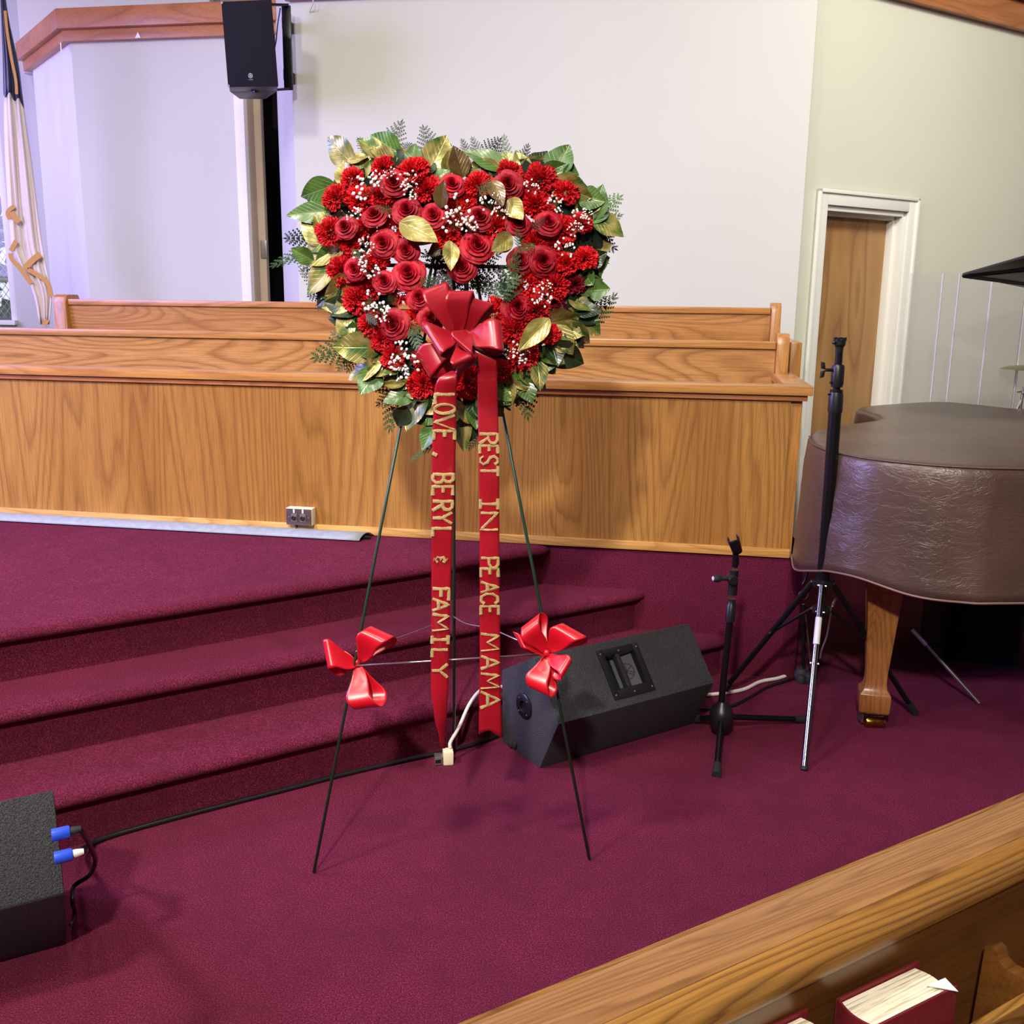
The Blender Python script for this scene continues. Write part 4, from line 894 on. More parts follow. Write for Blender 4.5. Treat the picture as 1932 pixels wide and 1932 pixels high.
# ================================================================ WREATH ON ITS EASEL
WN = V((0, -1, .17)).normalized()                        # the heart leans back a little on its stand
WP0 = V((0, 2.40, 0))
def WP(x, y, off=0): return PL(x, y, WP0+WN*off, WN)      # point on the wreath plane, off towards the viewer
ea = empty('wreath_easel', (-.15, 2.6, 0), 'thin green wire three legged easel carrying the heart wreath', 'easel')
def loce(mb): mb.org = V((-.15, 2.6, 0)); return mb
F1, F2, F3 = Z(592, 1646, .004), Z(1112, 1621, .004), Z(857, 1419, .004)
K1, K2 = WP(765, 810), WP(945, 810)
ap = (F1+(K1-F1)*1.52+F2+(K2-F2)*1.52)/2
for f, k in ((F1, -.02), (F2, .02)):
    m = loce(MB()); m.tube([f, ap+V((k, 0, 0))], .0042, 8); lg = m.build('leg', M['greenwire'], ea, smooth=True)
    d = (ap-f).normalized(); m = loce(MB()); m.tube([f+d*1.32+V((.007, .004, 0)), ap+V((k+.006, .004, 0))], .0038, 8); m.build('sleeve_wire', M['greenwire'], lg, smooth=True)
m = loce(MB()); m.tube([F3, ap+V((0, .02, 0))], .0050, 8); m.build('leg', M['greenwire'], ea, smooth=True)
c1, c2 = WP(714, 1249, .0), WP(1030, 1240, .0)
l1 = F1+(ap-F1)*((c1.z-F1.z)/(ap.z-F1.z)); l2 = F2+(ap-F2)*((c2.z-F2.z)/(ap.z-F2.z)); l3 = F3+(ap-F3)*.36
m = loce(MB()); m.tube([l1, l2], .0026, 8); m.build('crossbar', M['silver'], ea, smooth=True)
g3 = Y(855, 1163, l3.y)
m = loce(MB()); m.tube(spline([l1+V((0, 0, .04)), Y(780, 1193, (l1.y+l3.y)/2), g3]), .0012, 6); m.build('tie_wire', M['silver'], ea, smooth=True)
m = loce(MB()); m.tube(spline([g3, Y(880, 1177, l3.y*.7+l2.y*.3), Y(925, 1186, l3.y*.4+l2.y*.6), Y(975, 1207, l2.y+.03), l2+V((0, 0, .01))]), .0022, 6); m.build('tie_wire', M['silver'], ea, smooth=True)

# --- bloom, leaf and frond shapes (bloom axis +Z, radius 1)
def rose_mesh(seed):
    rnd = random.Random(seed); mb = MB()
    layers = [(.05, .60, 1, 1.3, .0), (.13, .62, 2, 1.6, .02), (.23, .60, 2, 1.45, .04), (.35, .54, 3, 1.4, .07), (.49, .45, 3, 1.35, .11), (.65, .30, 4, 1.3, .17), (.82, .10, 4, 1.35, .22), (.95, -.08, 5, 1.3, .2)]
    mb.lathe([(.85, -.3), (.55, -.2), (.36, -.08), (.2, .08), (.08, .2), (.04, .3)], n=14)
    for li, (r, zt, n, ov, curl) in enumerate(layers):
        ph = rnd.uniform(0, 6.28)
        for k in range(n):
            a0 = ph+2*pi*k/n; wd = 2*pi/n*ov; sh = rnd.uniform(-.03, .03)
            def f(u, v):
                a = a0+(u-.5)*wd; e = abs(2*u-1)
                vt = 1-.34*e**2.5                                  # rounded petal outline
                h = v*vt; rr = r*(.42+.60*h**.75)+(.05 if li else .02)*(u-.5)*2*r
                lip = max(0, v-.72)/.28
                z = -.25+(zt+.25+sh)*h-curl*lip**2*.7; rr += curl*lip**1.5*1.0+.012*sin(u*9+k)
                return V((rr*cos(a), rr*sin(a), z))
            mb.grid(f, 8, 7)
    mb.smooth = True
    return mb.mesh('rose_'+str(seed), M['rose'])
def carn_mesh(seed, mat='carn'):
    rnd = random.Random(seed); mb = MB(); N_ = 74
    for i in range(N_):
        q = (i+.5)/N_; el = acos(1-q*.92); az = i*2.39996+rnd.uniform(-.3, .3)
        d = V((sin(el)*cos(az), sin(el)*sin(az), cos(el)*.75)); L_ = (.78+.22*sin(el))*rnd.uniform(.88, 1.08)
        t = d.orthogonal().normalized(); t = Quaternion(d, rnd.uniform(0, 6.28)) @ t; w_ = rnd.uniform(.17, .26); nn = d.cross(t).normalized(); ph = rnd.uniform(0, 6)
        c0 = V((0, 0, -.25))
        def f(u, v):
            s = (u-.5)*2; zig = (.05 if int(round(u*8)) % 2 else -.02) if v > .9 else 0
            L2 = L_*(.45+.55*v)*(1-.10*s*s)+zig; ruff = .075*sin(s*7+ph)*v
            return c0+(d*L2*1.25).lerp(d*L2*1.25, 1)+t*s*w_*(.35+.8*v)+nn*ruff
        mb.grid(f, 8, 2)
    return mb.mesh('carnation_'+str(seed), M[mat])
ROSES = [rose_mesh(i) for i in range(4)]; CARNS = [carn_mesh(i) for i in range(3)]; BUD = carn_mesh(9, 'bud')
def leaf_mesh(seed, kind):       # base at origin, tip at +Y 1, width 1 along X, thin in Z
    rnd = random.Random(seed); mb = MB(); bend = rnd.uniform(.05, .28); fold = rnd.uniform(.10, .30); tw = rnd.uniform(-.35, .35); wv = rnd.uniform(0, 6)
    def f(u, v):
        s = (u-.5)*2; w_ = (sin(pi*min(1, v*.98+.01)**.82)**.85)*.5*(1-.25*v**4)
        if v > .999: w_ = 0
        x = s*w_; z = fold*abs(x)*(1.1) + .02*sin(v*14+wv+s*2)*abs(s) - bend*(v-.35)**2; a = tw*v
        return V((x*cos(a)-z*sin(a)*.5, v, z+x*sin(a)))
    mb.grid(f, 8, 12); mb.smooth = True; return mb.mesh('leaf_'+kind+str(seed), M['leaf_'+kind])
LEAF = {k: [leaf_mesh(i*7+1, k) for i in range(4)] for k in ('green', 'dark', 'brown', 'gold', 'mix')}
def fern_mesh(seed, mat):
    rnd = random.Random(seed); mb = MB(); np_ = 6
    curve = rnd.uniform(-.12, .12); bend = rnd.uniform(.05, .15)
    def sp_(v): return V((curve*v*v, v, -bend*v*v))
    mb.tube([sp_(i/8) for i in range(9)], [.008-.0006*i for i in range(9)], 4)
    for i in range(np_):
        v = .08+.84*i/np_; c = sp_(v); Lp = .50*(1-v)**.7*rnd.uniform(.9, 1.08)*(1.0 if v > .12 else .85)
        for s in (-1, 1):
            an = radians(56-16*v); d = V((s*sin(an), cos(an), -.05)); q = V((-d.y*s, d.x*s, 0)); nl = max(4, int(Lp*16)); z0 = V((0, 0, rnd.uniform(-.02, .02)))
            tp_ = c+d*Lp; mb.add([c-q*.010, c+q*.010, tp_+z0], [(0, 1, 2)])
            for j in range(nl):
                p = c+d*Lp*(j+.35)/nl+z0*j/nl; ll = .088*(1-.70*j/nl)*min(1, Lp*2.4+.35); ww = Lp/nl*.50
                for s2 in (-1, 1):
                    e = (q*s2+d*.75).normalized()
                    mb.add([p-d*ww*.8, p+e*ll*.55-d*ww*.65, p+e*ll+z0*.3, p+e*ll*.55+d*ww*.75, p+d*ww*.8], [(0, 1, 2, 3, 4)])
    mb.add([sp_(.9)-V((.03, 0, 0)), sp_(1.0), sp_(.9)+V((.03, 0, 0)), sp_(.84)], [(0, 1, 2, 3)])
    return mb.mesh('fern_'+str(seed), M[mat])
FERN = {k: [fern_mesh(i+3, k) for i in range(3)] for k in ('fern', 'fern_d', 'fern_l')}
_bl = bmesh.new(); bmesh.ops.create_icosphere(_bl, subdivisions=1, radius=1)
BLV = [v.co.copy() for v in _bl.verts]; BLF = [tuple(v.index for v in f.verts) for f in _bl.faces]; _bl.free()
def gyp_mesh(seed):
    rnd = random.Random(seed); bl = MB(); st = MB()
    for i in range(20):
        r = rnd.random()**.6; a = rnd.uniform(0, 6.28); p = V((r*cos(a), r*sin(a), rnd.uniform(.15, .8)*(1.1-r*.5))); s = rnd.choice((.05, .085, .11, .13, .14, .15))
        bl.add([p+V((v.x*s*(1+.25*sin(j*2.4)), v.y*s*(1+.25*cos(j*1.7)), v.z*s*.85)) for j, v in enumerate(BLV)], BLF)
        st.tube([V((p.x*.15, p.y*.15, -.8)), V((p.x*.5, p.y*.5, -.1)), p], .012, 3, caps=False)
    bl.smooth = True
    return bl.mesh('gyp_blossoms', M['blossom']), st.mesh('gyp_stems', M['stem'])
GYP = [gyp_mesh(i) for i in range(4)]

hc_ = WP(858, 520, .05); wr = empty('heart_wreath', hc_, 'heart shaped wreath of red roses, red carnations and gold sprayed leaves on the green easel', 'wreath')
def place(name, me, Mw, parent=None):
    o = bpy.data.objects.new(name, me); C.objects.link(o); o.parent = parent or wr; o.matrix_local = Matrix.Translation(-hc_) @ Mw; return o
WC = WP(865, 520, 0)
WX = V((1, 0, 0)); WY = WN.cross(WX).normalized()
if WY.z < 0: WY = -WY
PXS = 2.62/1850*1.0                     # metres per pixel at the wreath
def facing(p, k=.9, jit=.12):            # bloom axis: out of the wreath, fanned away from its band centre line
    r = p-WC; r -= WN*r.dot(WN); d = WN+r*k*1.0+V((random.gauss(0, jit), random.gauss(0, jit), random.gauss(0, jit)))+V((0, 0, .12)); return d.normalized()
def orient(z, spin, s, o):
    x = z.orthogonal().normalized(); x = Quaternion(z, spin) @ x; y = z.cross(x); return basis(x*s, y*s, z*s, o)
def mpp(p): return ((p-_O).dot(ray(966, 966)))/FPX
# heart form: dark mossed foam band
band = [(868, 742), (812, 712), (752, 665), (702, 605), (672, 540), (652, 470), (655, 405), (690, 355), (745, 338), (800, 358), (845, 398), (872, 428), (905, 392), (950, 358), (1005, 350), (1055, 372), (1088, 425), (1085, 495), (1062, 560), (1030, 620), (985, 672), (925, 716), (868, 742)]
mb = MB(); mb.org = hc_
mb.tube(spline([WP(x, y, .035) for x, y in band], 4), .072, 12, caps=False, flat=.42, up=WN)
for i in range(len(mb.v)): mb.v[i] += V([noise.noise(mb.v[i]*40+V((k*9, 0, 0)))*.008 for k in range(3)])
mb.build('foam_heart', M['moss'], wr)
m = MB(); m.org = hc_; m.tube([WP(880, 440, .015), WP(880, 700, .015)], .006, 8); m.build('frame_bar', M['greenwire'], wr, smooth=True)
m = MB(); m.org = hc_; m.tube([WP(700, 500, .012), WP(1050, 505, .012)], .005, 8); m.build('frame_bar', M['greenwire'], wr, smooth=True)
def leaf(bx_, by, tx, ty, wpx, kind, ob=.05, ot=.03, roll=None):
    B, T = WP(bx_, by, ob), WP(tx, ty, ot); B = B-(T-B)*.10; y = (T-B)*1.08; L_ = y.length; w_ = wpx*mpp(B)*1.5
    z = (WN-y.normalized()*WN.dot(y.normalized())).normalized(); z = Quaternion(y.normalized(), random.uniform(-.5, .5) if roll is None else roll) @ z
    x = y.normalized().cross(z)
    return place('leaf', random.choice(LEAF[kind]), basis(x*w_, y, z*w_, B))
def fern(bx_, by, tx, ty, wpx, kind='fern', off=.02, ot=None):
    B, T = WP(bx_, by, off), WP(tx, ty, off-.01 if ot is None else ot); y = T-B; w_ = wpx*mpp(B)*1.32
    z = (WN-y.normalized()*WN.dot(y.normalized())).normalized(); z = Quaternion(y.normalized(), random.uniform(-.35, .35)) @ z
    return place('fern_frond', random.choice(FERN[kind]), basis(y.normalized().cross(z)*w_, y, z*w_, B))
roses = [(742, 342, 24), (767, 395, 25), (705, 403, 22), (817, 405, 23), (650, 427, 20), (722, 457, 24), (766, 472, 22), (770, 515, 28), (725, 530, 20), (668, 507, 20), (853, 346, 21), (959, 347, 25), (905, 408, 24), (901, 462, 28), (872, 503, 24), (978, 420, 21), (1036, 418, 22), (982, 491, 22), (1026, 493, 25), (790, 561, 21), (812, 602, 22), (741, 612, 27), (977, 580, 26)]
carns = [(720, 314, 19), (778, 320, 25), (806, 355, 23), (664, 334, 18), (632, 371, 20), (677, 374, 23), (716, 367, 21), (622, 436, 22), (686, 430, 21), (741, 429, 23), (641, 510, 23), (706, 496, 22), (692, 546, 22), (841, 442, 25), (660, 460, 17), (718, 482, 19), (855, 386, 25), (903, 347, 23), (963, 325, 20), (1021, 337, 25), (1068, 360, 20), (984, 372, 22), (1013, 384, 25), (937, 427, 23), (1061, 434, 24), (1097, 420, 17), (998, 441, 19), (1008, 458, 21), (1106, 485, 19), (1070, 497, 18), (996, 537, 26), (1050, 538, 24), (672, 563, 23), (758, 551, 21), (699, 611, 20), (777, 606, 18), (797, 725, 23), (741, 673, 20), (716, 641, 16), (931, 595, 25), (1013, 587, 22), (974, 623, 26), (989, 668, 24), (948, 699, 18), (1037, 630, 16), (883, 722, 24), (955, 607, 18), (880, 375, 17), (1040, 462, 17), (955, 395, 18), (800, 680, 20), (1030, 400, 16), (735, 385, 16), (850, 415, 20)]
gyps = [(690, 350, 28), (712, 338, 18), (768, 338, 20), (777, 360, 18), (668, 403, 17), (690, 462, 17), (685, 483, 20), (697, 512, 19), (708, 572, 26), (722, 590, 20), (755, 665, 22), (765, 690, 26), (748, 698, 20), (868, 395, 30), (855, 420, 24), (885, 422, 20), (923, 385, 22), (945, 400, 15), (1003, 352, 16), (1050, 385, 18), (1095, 412, 20), (1066, 468, 20), (1028, 543, 16), (1022, 560, 20), (965, 660, 18), (985, 668, 20), (1085, 432, 16), (735, 325, 13), (940, 372, 13), (1108, 402, 12)]
for (x, y, r) in roses:
    p = WP(x, y, .115+random.uniform(-.008, .008)); d = facing(p, .75); place('rose', random.choice(ROSES), orient(d, random.uniform(0, 6), r*mpp(p)*1.06, p-d*r*mpp(p)*.15))
for (x, y, r) in carns:
    p = WP(x, y, .085+random.uniform(-.008, .01)); d = facing(p, 1.0); place('carnation', random.choice(CARNS), orient(d, random.uniform(0, 6), r*mpp(p)*1.10, p))
for (x, y, r) in ((1088, 535, 15), (1052, 567, 14), (1085, 532, 11)):
    p = WP(x, y, .07); place('carnation', BUD, orient(facing(p, 1.2), 1, r*mpp(p)*1.1, p))
for (x, y, r) in gyps:
    p = WP(x, y, .145); d = facing(p, .5); bl, st = random.choice(GYP); Mo = orient(d, random.uniform(0, 6), r*mpp(p), p-d*r*mpp(p)*.4)
    g = place('baby_breath', bl, Mo); g['kind'] = 'stuff'; s_ = bpy.data.objects.new('stems', st); C.objects.link(s_); s_.parent = g; s_['kind'] = 'stuff'
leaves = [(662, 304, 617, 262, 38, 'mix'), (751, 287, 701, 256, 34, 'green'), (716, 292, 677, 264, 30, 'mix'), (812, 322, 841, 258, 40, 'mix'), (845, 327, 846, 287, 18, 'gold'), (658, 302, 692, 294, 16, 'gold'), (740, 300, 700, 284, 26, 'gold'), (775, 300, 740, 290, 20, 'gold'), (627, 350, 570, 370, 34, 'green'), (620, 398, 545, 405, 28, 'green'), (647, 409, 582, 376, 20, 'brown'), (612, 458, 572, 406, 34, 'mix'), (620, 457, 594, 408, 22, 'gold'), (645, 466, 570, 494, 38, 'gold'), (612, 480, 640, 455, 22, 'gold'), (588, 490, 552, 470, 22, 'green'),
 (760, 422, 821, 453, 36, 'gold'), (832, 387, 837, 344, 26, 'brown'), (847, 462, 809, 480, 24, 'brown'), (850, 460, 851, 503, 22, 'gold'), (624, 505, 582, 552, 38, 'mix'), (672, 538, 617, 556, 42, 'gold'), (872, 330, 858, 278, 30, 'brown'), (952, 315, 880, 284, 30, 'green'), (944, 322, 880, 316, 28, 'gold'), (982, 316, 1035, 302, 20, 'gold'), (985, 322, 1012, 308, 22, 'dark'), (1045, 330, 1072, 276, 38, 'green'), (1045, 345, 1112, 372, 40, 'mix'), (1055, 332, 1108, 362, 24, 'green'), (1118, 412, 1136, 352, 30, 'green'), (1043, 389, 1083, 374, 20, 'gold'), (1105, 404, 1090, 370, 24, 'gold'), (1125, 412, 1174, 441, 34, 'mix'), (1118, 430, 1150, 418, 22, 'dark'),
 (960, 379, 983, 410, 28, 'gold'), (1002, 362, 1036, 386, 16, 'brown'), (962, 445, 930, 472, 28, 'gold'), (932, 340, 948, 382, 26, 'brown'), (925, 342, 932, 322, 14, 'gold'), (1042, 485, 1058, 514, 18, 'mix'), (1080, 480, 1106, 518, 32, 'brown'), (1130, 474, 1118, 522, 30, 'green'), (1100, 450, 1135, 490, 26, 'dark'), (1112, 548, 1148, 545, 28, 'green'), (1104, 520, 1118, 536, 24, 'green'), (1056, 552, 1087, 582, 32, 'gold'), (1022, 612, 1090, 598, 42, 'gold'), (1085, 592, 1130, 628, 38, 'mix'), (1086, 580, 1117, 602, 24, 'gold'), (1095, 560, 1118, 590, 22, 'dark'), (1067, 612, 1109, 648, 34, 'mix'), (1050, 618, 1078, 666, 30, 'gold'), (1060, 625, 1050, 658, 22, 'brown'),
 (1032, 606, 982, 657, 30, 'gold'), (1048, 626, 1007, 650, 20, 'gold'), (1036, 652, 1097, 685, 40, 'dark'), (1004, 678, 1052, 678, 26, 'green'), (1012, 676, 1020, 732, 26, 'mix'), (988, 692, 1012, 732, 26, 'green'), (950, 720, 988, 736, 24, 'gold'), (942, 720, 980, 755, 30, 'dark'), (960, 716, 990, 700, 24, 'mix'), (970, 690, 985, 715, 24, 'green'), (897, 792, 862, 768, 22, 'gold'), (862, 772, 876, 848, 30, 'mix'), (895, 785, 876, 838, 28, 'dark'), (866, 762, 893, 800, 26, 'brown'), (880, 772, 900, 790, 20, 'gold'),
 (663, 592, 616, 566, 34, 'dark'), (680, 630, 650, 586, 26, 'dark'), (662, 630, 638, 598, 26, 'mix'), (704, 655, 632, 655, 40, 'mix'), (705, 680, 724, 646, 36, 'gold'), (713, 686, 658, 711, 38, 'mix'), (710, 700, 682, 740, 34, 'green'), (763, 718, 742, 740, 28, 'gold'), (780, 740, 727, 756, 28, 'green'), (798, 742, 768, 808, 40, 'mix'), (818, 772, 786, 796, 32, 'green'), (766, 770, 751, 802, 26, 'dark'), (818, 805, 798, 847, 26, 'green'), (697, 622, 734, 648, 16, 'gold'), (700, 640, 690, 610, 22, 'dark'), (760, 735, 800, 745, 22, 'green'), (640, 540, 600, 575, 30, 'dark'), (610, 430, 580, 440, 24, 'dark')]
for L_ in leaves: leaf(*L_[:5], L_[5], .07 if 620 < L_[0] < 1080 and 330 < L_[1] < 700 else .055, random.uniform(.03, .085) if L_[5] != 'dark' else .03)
for L_ in ((760, 422, 821, 453, 34, 'gold'), (960, 379, 983, 410, 26, 'gold'), (850, 458, 851, 505, 22, 'gold'), (832, 388, 837, 343, 24, 'brown'), (962, 446, 930, 472, 24, 'gold'), (1032, 606, 982, 657, 28, 'gold'), (930, 345, 948, 384, 22, 'brown')): leaf(*L_[:5], L_[5], .125, .155)
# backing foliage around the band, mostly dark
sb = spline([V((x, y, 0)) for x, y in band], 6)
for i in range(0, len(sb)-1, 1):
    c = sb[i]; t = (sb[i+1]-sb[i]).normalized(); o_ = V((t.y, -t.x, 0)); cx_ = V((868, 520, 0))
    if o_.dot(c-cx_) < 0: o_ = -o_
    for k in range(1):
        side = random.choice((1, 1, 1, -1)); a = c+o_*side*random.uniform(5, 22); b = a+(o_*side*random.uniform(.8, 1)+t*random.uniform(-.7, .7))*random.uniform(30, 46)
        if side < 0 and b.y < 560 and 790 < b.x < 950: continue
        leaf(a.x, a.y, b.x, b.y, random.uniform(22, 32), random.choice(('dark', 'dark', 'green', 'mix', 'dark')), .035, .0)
for i in range(0, len(sb)-1):
    c = sb[i]; t = (sb[i+1]-sb[i]).normalized(); o_ = V((t.y, -t.x, 0))
    if o_.dot(c-V((868, 520, 0))) < 0: o_ = -o_
    low = c.y > 560
    for k in range(1 if not low else 2):
        if not low and i % 2: continue
        a = c+o_*random.uniform(14, 30)+t*random.uniform(-8, 8); b = a+(o_*random.uniform(.6, 1)+t*random.uniform(-.8, .8)).normalized()*random.uniform(36, 52)
        leaf(a.x, a.y, b.x, b.y, random.uniform(24, 32), random.choice(('mix', 'mix', 'gold', 'green', 'dark', 'green')), .058, random.uniform(.03, .07))
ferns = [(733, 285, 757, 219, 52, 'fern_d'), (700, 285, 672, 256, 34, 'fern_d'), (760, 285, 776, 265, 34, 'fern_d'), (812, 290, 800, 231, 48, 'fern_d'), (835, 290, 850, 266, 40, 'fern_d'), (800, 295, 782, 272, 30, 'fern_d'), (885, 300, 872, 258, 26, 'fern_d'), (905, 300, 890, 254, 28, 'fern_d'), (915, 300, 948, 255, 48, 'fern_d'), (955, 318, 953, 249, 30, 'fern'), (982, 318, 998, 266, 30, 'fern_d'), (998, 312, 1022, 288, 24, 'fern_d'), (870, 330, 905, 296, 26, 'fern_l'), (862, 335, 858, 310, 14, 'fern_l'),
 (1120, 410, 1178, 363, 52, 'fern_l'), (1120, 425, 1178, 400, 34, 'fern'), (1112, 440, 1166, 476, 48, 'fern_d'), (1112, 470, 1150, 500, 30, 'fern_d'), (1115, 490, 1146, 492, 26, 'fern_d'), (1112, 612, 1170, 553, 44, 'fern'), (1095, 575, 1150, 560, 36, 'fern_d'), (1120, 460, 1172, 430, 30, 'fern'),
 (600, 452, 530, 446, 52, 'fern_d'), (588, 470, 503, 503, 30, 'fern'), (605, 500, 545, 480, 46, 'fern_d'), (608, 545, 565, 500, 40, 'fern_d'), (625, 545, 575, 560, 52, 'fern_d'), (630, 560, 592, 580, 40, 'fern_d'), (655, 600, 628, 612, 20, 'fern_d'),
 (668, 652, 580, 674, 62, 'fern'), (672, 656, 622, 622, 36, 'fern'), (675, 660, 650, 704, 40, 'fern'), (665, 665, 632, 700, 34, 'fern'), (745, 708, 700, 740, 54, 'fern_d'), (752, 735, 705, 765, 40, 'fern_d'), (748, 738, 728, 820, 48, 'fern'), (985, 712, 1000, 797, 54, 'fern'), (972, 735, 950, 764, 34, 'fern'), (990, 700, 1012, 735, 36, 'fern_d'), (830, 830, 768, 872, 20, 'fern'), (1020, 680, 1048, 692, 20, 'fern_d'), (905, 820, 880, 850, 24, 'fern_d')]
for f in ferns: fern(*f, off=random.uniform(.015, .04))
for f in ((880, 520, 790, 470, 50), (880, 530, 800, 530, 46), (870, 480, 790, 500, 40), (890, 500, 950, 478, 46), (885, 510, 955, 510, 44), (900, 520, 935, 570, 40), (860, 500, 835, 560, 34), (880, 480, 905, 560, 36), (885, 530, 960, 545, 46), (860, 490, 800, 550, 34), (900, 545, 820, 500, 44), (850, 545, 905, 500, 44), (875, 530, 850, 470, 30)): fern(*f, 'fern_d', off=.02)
for f in ((955, 575, 976, 468, 56, 'fern'), (968, 560, 940, 500, 36, 'fern_d'), (930, 560, 985, 520, 44, 'fern'), (795, 615, 768, 630, 30, 'fern'), (778, 620, 792, 668, 34, 'fern'), (745, 575, 735, 556, 26, 'fern'), (690, 590, 700, 562, 24, 'fern'), (690, 592, 712, 612, 24, 'fern'), (740, 400, 706, 388, 22, 'fern'), (905, 370, 925, 335, 26, 'fern'), (665, 470, 682, 490, 20, 'fern'), (982, 470, 975, 428, 22, 'fern'), (1010, 460, 975, 475, 22, 'fern'), (1002, 430, 1030, 412, 24, 'fern_d'), (795, 540, 815, 522, 30, 'fern')): fern(*f[:5], f[5], off=.125, ot=.15)

# ================================================================ BOWS
def bow_loop(c, A, B, oc, oA, oB, bulge, mat, parent, org, name='loop', pinch=.2, back=-.0, skew=.12):
    """ribbon loop from the knot c (pixel) out to the edge A-B (pixels) and back"""
    cp = WP(c[0], c[1], oc); a, b = WP(A[0], A[1], oA), WP(B[0], B[1], oB); mdd = (a+b)/2; hw = (b-a)/2
    m = MB(); m.org = org
    def f(u, v):
        th = 2*pi*v; g = 1-abs(2*v-1)**1.75; g2 = g**.55; s = (u-.5)*2
        wscale = pinch+(1-pinch)*min(1, g*1.35)**.7
        p = cp+(mdd-cp)*g+hw*s*wscale
        return p+WN*(bulge*sin(th)*(.4+.6*g2)+.004*s*s*(1-g)+back*(v > .5)*(1-g))+hw.normalized()*.0015*sin(v*20)-hw*skew*sin(th)*min(1, g*1.6)
    m.grid(f, 10, 36); m.smooth = True; o = m.build(name, M[mat], parent); solidify(o, .0007); return o
bc = WP(866, 640, .19); bow = empty('ribbon_bow', bc, 'large red satin bow with two long gold lettered tails on the wreath', 'bow')
LP = [((860, 634), (797, 548), (843, 531), .165, .185, .155, .030), ((864, 632), (847, 549), (894, 549), .170, .200, .175, .032), ((872, 634), (894, 562), (932, 574), .165, .165, .140, .026),
      ((858, 634), (797, 617), (832, 672), .185, .190, .240, .030), ((858, 645), (784, 668), (812, 715), .160, .120, .130, .026), ((876, 640), (945, 607), (951, 664), .185, .200, .235, .032),
      ((868, 645), (856, 694), (898, 676), .200, .255, .235, .024), ((880, 655), (863, 712), (897, 684), .175, .205, .205, .018), ((872, 650), (845, 715), (815, 712), .150, .13, .13, .016), ((884, 626), (853, 640), (892, 674), .195, .245, .245, .026)]
for l in LP: bow_loop(l[0], l[1], l[2], l[3], l[4], l[5], l[6], 'satin', bow, bc)
# tails: hang plumb from the bow
TY = 2.462
def sash(rows, name, ph):
    P = rows; m = MB(); m.org = bc; n = 60; y0, y1 = P[0][0], P[-1][0]
    def edge(y):
        for (a, l0, r0, d0), (b, l1, r1, d1) in zip(P, P[1:]):
            if y <= b: k = (y-a)/(b-a); k = k*k*(3-2*k) if (b-a) < 60 else k; return l0+(l1-l0)*k, r0+(r1-r0)*k, d0+(d1-d0)*k
        return P[-1][1:]
    def surf(u, y, off=0):
        l, r, d = edge(y); tw = max(0, (y-1250)/160) if ph else 0
        yy_ = TY+d+.006*sin(y*.012+ph)+.0035*sin(u*pi)*(-1)+(u-.5)*.02*tw-off
        return Y(l+(r-l)*u, y, yy_)
    def f(u, v): return surf(u, y0+(y1-y0)*v)
    m.grid(f, 8, n); m.smooth = True; o = m.build(name, M['satin_b' if 0 else 'satin'], bow); solidify(o, .0006)
    return surf, o
rowsL = [(700, 850, 872, -.02), (716, 824, 862, -.035), (738, 819, 861, -.02), (820, 816, 861, 0), (900, 814, 858, 0), (1000, 814, 855, 0), (1130, 814, 849, 0), (1250, 813, 847, 0), (1300, 813, 846, 0), (1350, 819, 843, 0), (1395, 829, 839, .01), (1412, 834, 840, .02)]
rowsR = [(655, 884, 905, -.03), (682, 902, 937, -.035), (700, 901, 938, -.02), (760, 901, 939, 0), (850, 903, 942, 0), (1000, 905, 942, 0), (1130, 905, 943, 0), (1260, 905, 944, 0), (1330, 904, 945, 0), (1391, 903, 947, 0)]
sL, oL = sash(rowsL, 'tail', 1.5); sR, oR = sash(rowsR, 'tail', 0)
# swallow tail notch on the right tail
me = oR.data
for v in me.vertices:
    w_ = v.co+bc; q = _R.transposed() @ (w_-_O); py = 966-FPX*(-q.y)/q.z if False else 966+FPX*q.y/q.z; px = 966-FPX*q.x/q.z
    if py > 1370: u_ = (px-903)/44; v.co.z += .030*(py-1370)/21*(.25+.45*(1-abs(u_-.45)*2)-.55*max(0, u_-.45))
def letters(surf, items, r, side, org, mar=.12):
    for ch, y0, y1, *mm in items:
        lo, hi = mm if mm else (mar*.5, 1-mar*.6)
        m = MB(); m.org = org
        for st in GL[ch]:
            pts = [surf(lo+(hi-lo)*b, y0+(y1-y0)*a, .0022) for a, b in st]
            # resample so strokes follow the ribbon
            rp_ = []
            for p, q in zip(pts, pts[1:]):
                k = max(1, int((q-p).length/.006)); rp_ += [p.lerp(q, i/k) for i in range(k)]
            rp_.append(pts[-1]); rr = [r*(1+.35*noise.noise(p*300)) for p in rp_]
            m.tube(rp_, rr, 6, flat=.55, up=V((0, 1, 0)))
        m.build('gold_letter', M['glitter'], side)
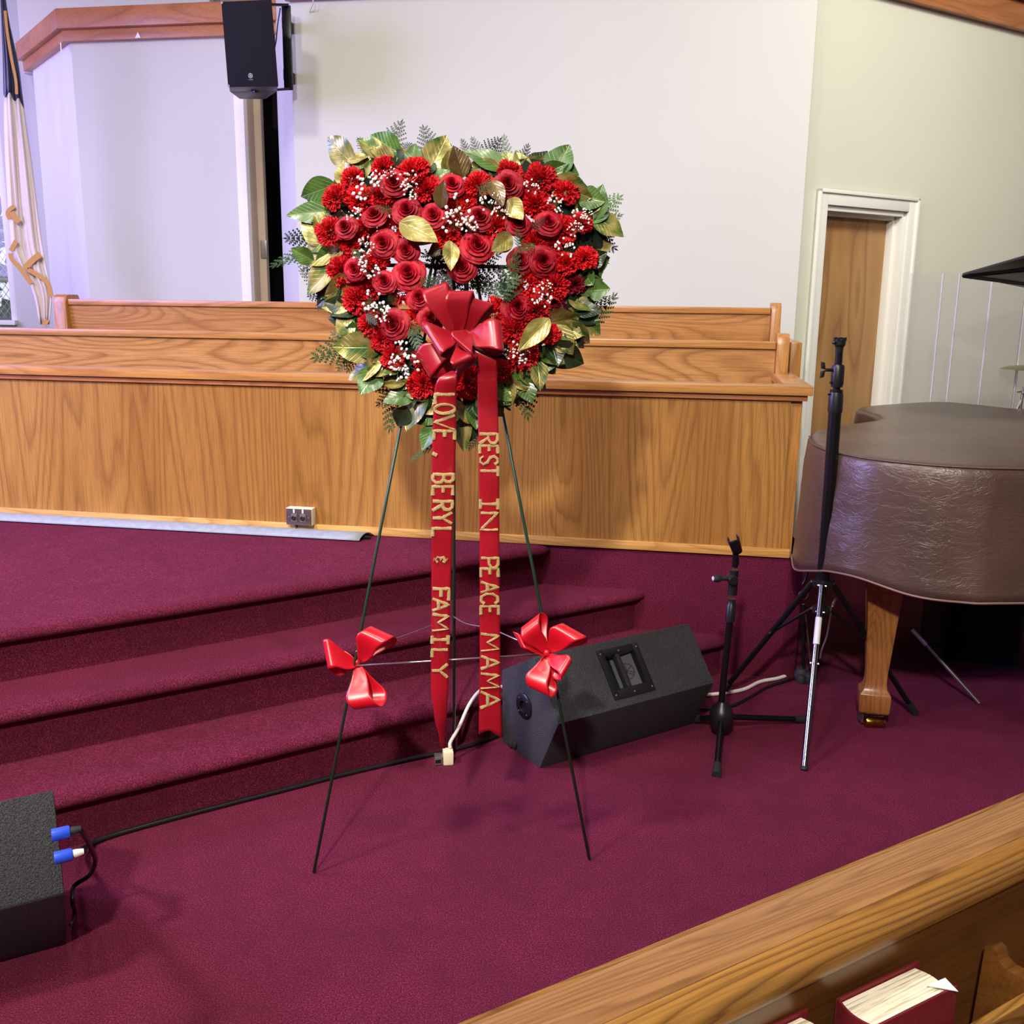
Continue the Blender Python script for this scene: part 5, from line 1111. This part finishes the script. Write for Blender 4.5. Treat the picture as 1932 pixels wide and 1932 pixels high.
Li = [('L', 744, 764), ('O', 763, 780), ('V', 783, 811), ('E', 813, 831), (',', 853, 864, .03, .95), ('B', 895, 912), ('E', 918, 936), ('R', 946, 964), ('Y', 967, 988), ('L', 997, 1013), ('&', 1050, 1062, .10, .80), ('F', 1111, 1135), ('A', 1130, 1152), ('M', 1159, 1190), ('I', 1198, 1216), ('L', 1226, 1241), ('Y', 1253, 1278)]
Ri = [('R', 819, 838), ('E', 841, 857), ('S', 860, 877), ('T', 879, 898), ('I', 940, 962), ('N', 968, 999), ('P', 1053, 1073), ('E', 1073, 1090), ('A', 1098, 1118), ('C', 1120, 1140), ('E', 1144, 1161), ('M', 1196, 1228), ('A', 1238, 1262), ('M', 1271, 1299), ('A', 1305, 1336)]
letters(sL, Li, .0046, oL, bc); letters(sR, Ri, .0041, oR, bc)
# small bows tied to the easel legs
def small_bow(c, loops, label, k):
    o_ = WP(c[0], c[1], .02); b = empty('ribbon_bow', o_, label, 'bow', 'small bright red bows on the easel legs')
    for l in loops: bow_loop(l[0], l[1], l[2], l[3], l[4], l[5], l[6]*1.5, 'satin_b', b, o_, skew=.42)
    m = MB(); m.org = o_; m.lathe([(.003, -.010), (.008, -.006), (.009, 0), (.008, .006), (.003, .010)], WP(c[0], c[1], .022), axis=(.2, 0, 1), n=14); m.build('knot', M['satin_b'], b, smooth=True)
    m = MB(); m.org = o_; p = WP(c[0], c[1], .022); m.tube([p, p+V((-.02, -.006, -.008))], .0015, 5); m.tube([p, p+V((-.014, -.008, -.016))], .0015, 5); m.build('twist_tie', M['satin_b'], b)
small_bow((673, 1250), [((673, 1250), (610, 1210), (620, 1264), .022, .035, .055, .022), ((678, 1248), (700, 1182), (744, 1202), .020, .035, .045, .026), ((680, 1240), (716, 1205), (742, 1212), .015, .015, .02, .02), ((674, 1254), (674, 1338), (722, 1332), .022, .05, .045, .020)], 'small bright red bow tied to the left leg of the easel', 0)
small_bow((1031, 1232), [((1029, 1230), (985, 1183), (1019, 1157), .022, .045, .03, .016), ((1026, 1232), (968, 1192), (984, 1222), .018, .02, .03, .018), ((1034, 1228), (1062, 1176), (1108, 1202), .022, .03, .05, .022), ((1034, 1236), (1078, 1250), (1058, 1284), .022, .05, .06, .018), ((1030, 1238), (998, 1296), (1040, 1316), .016, .03, .04, .012)], 'small bright red bow tied to the right leg of the easel beside the monitor', 1)
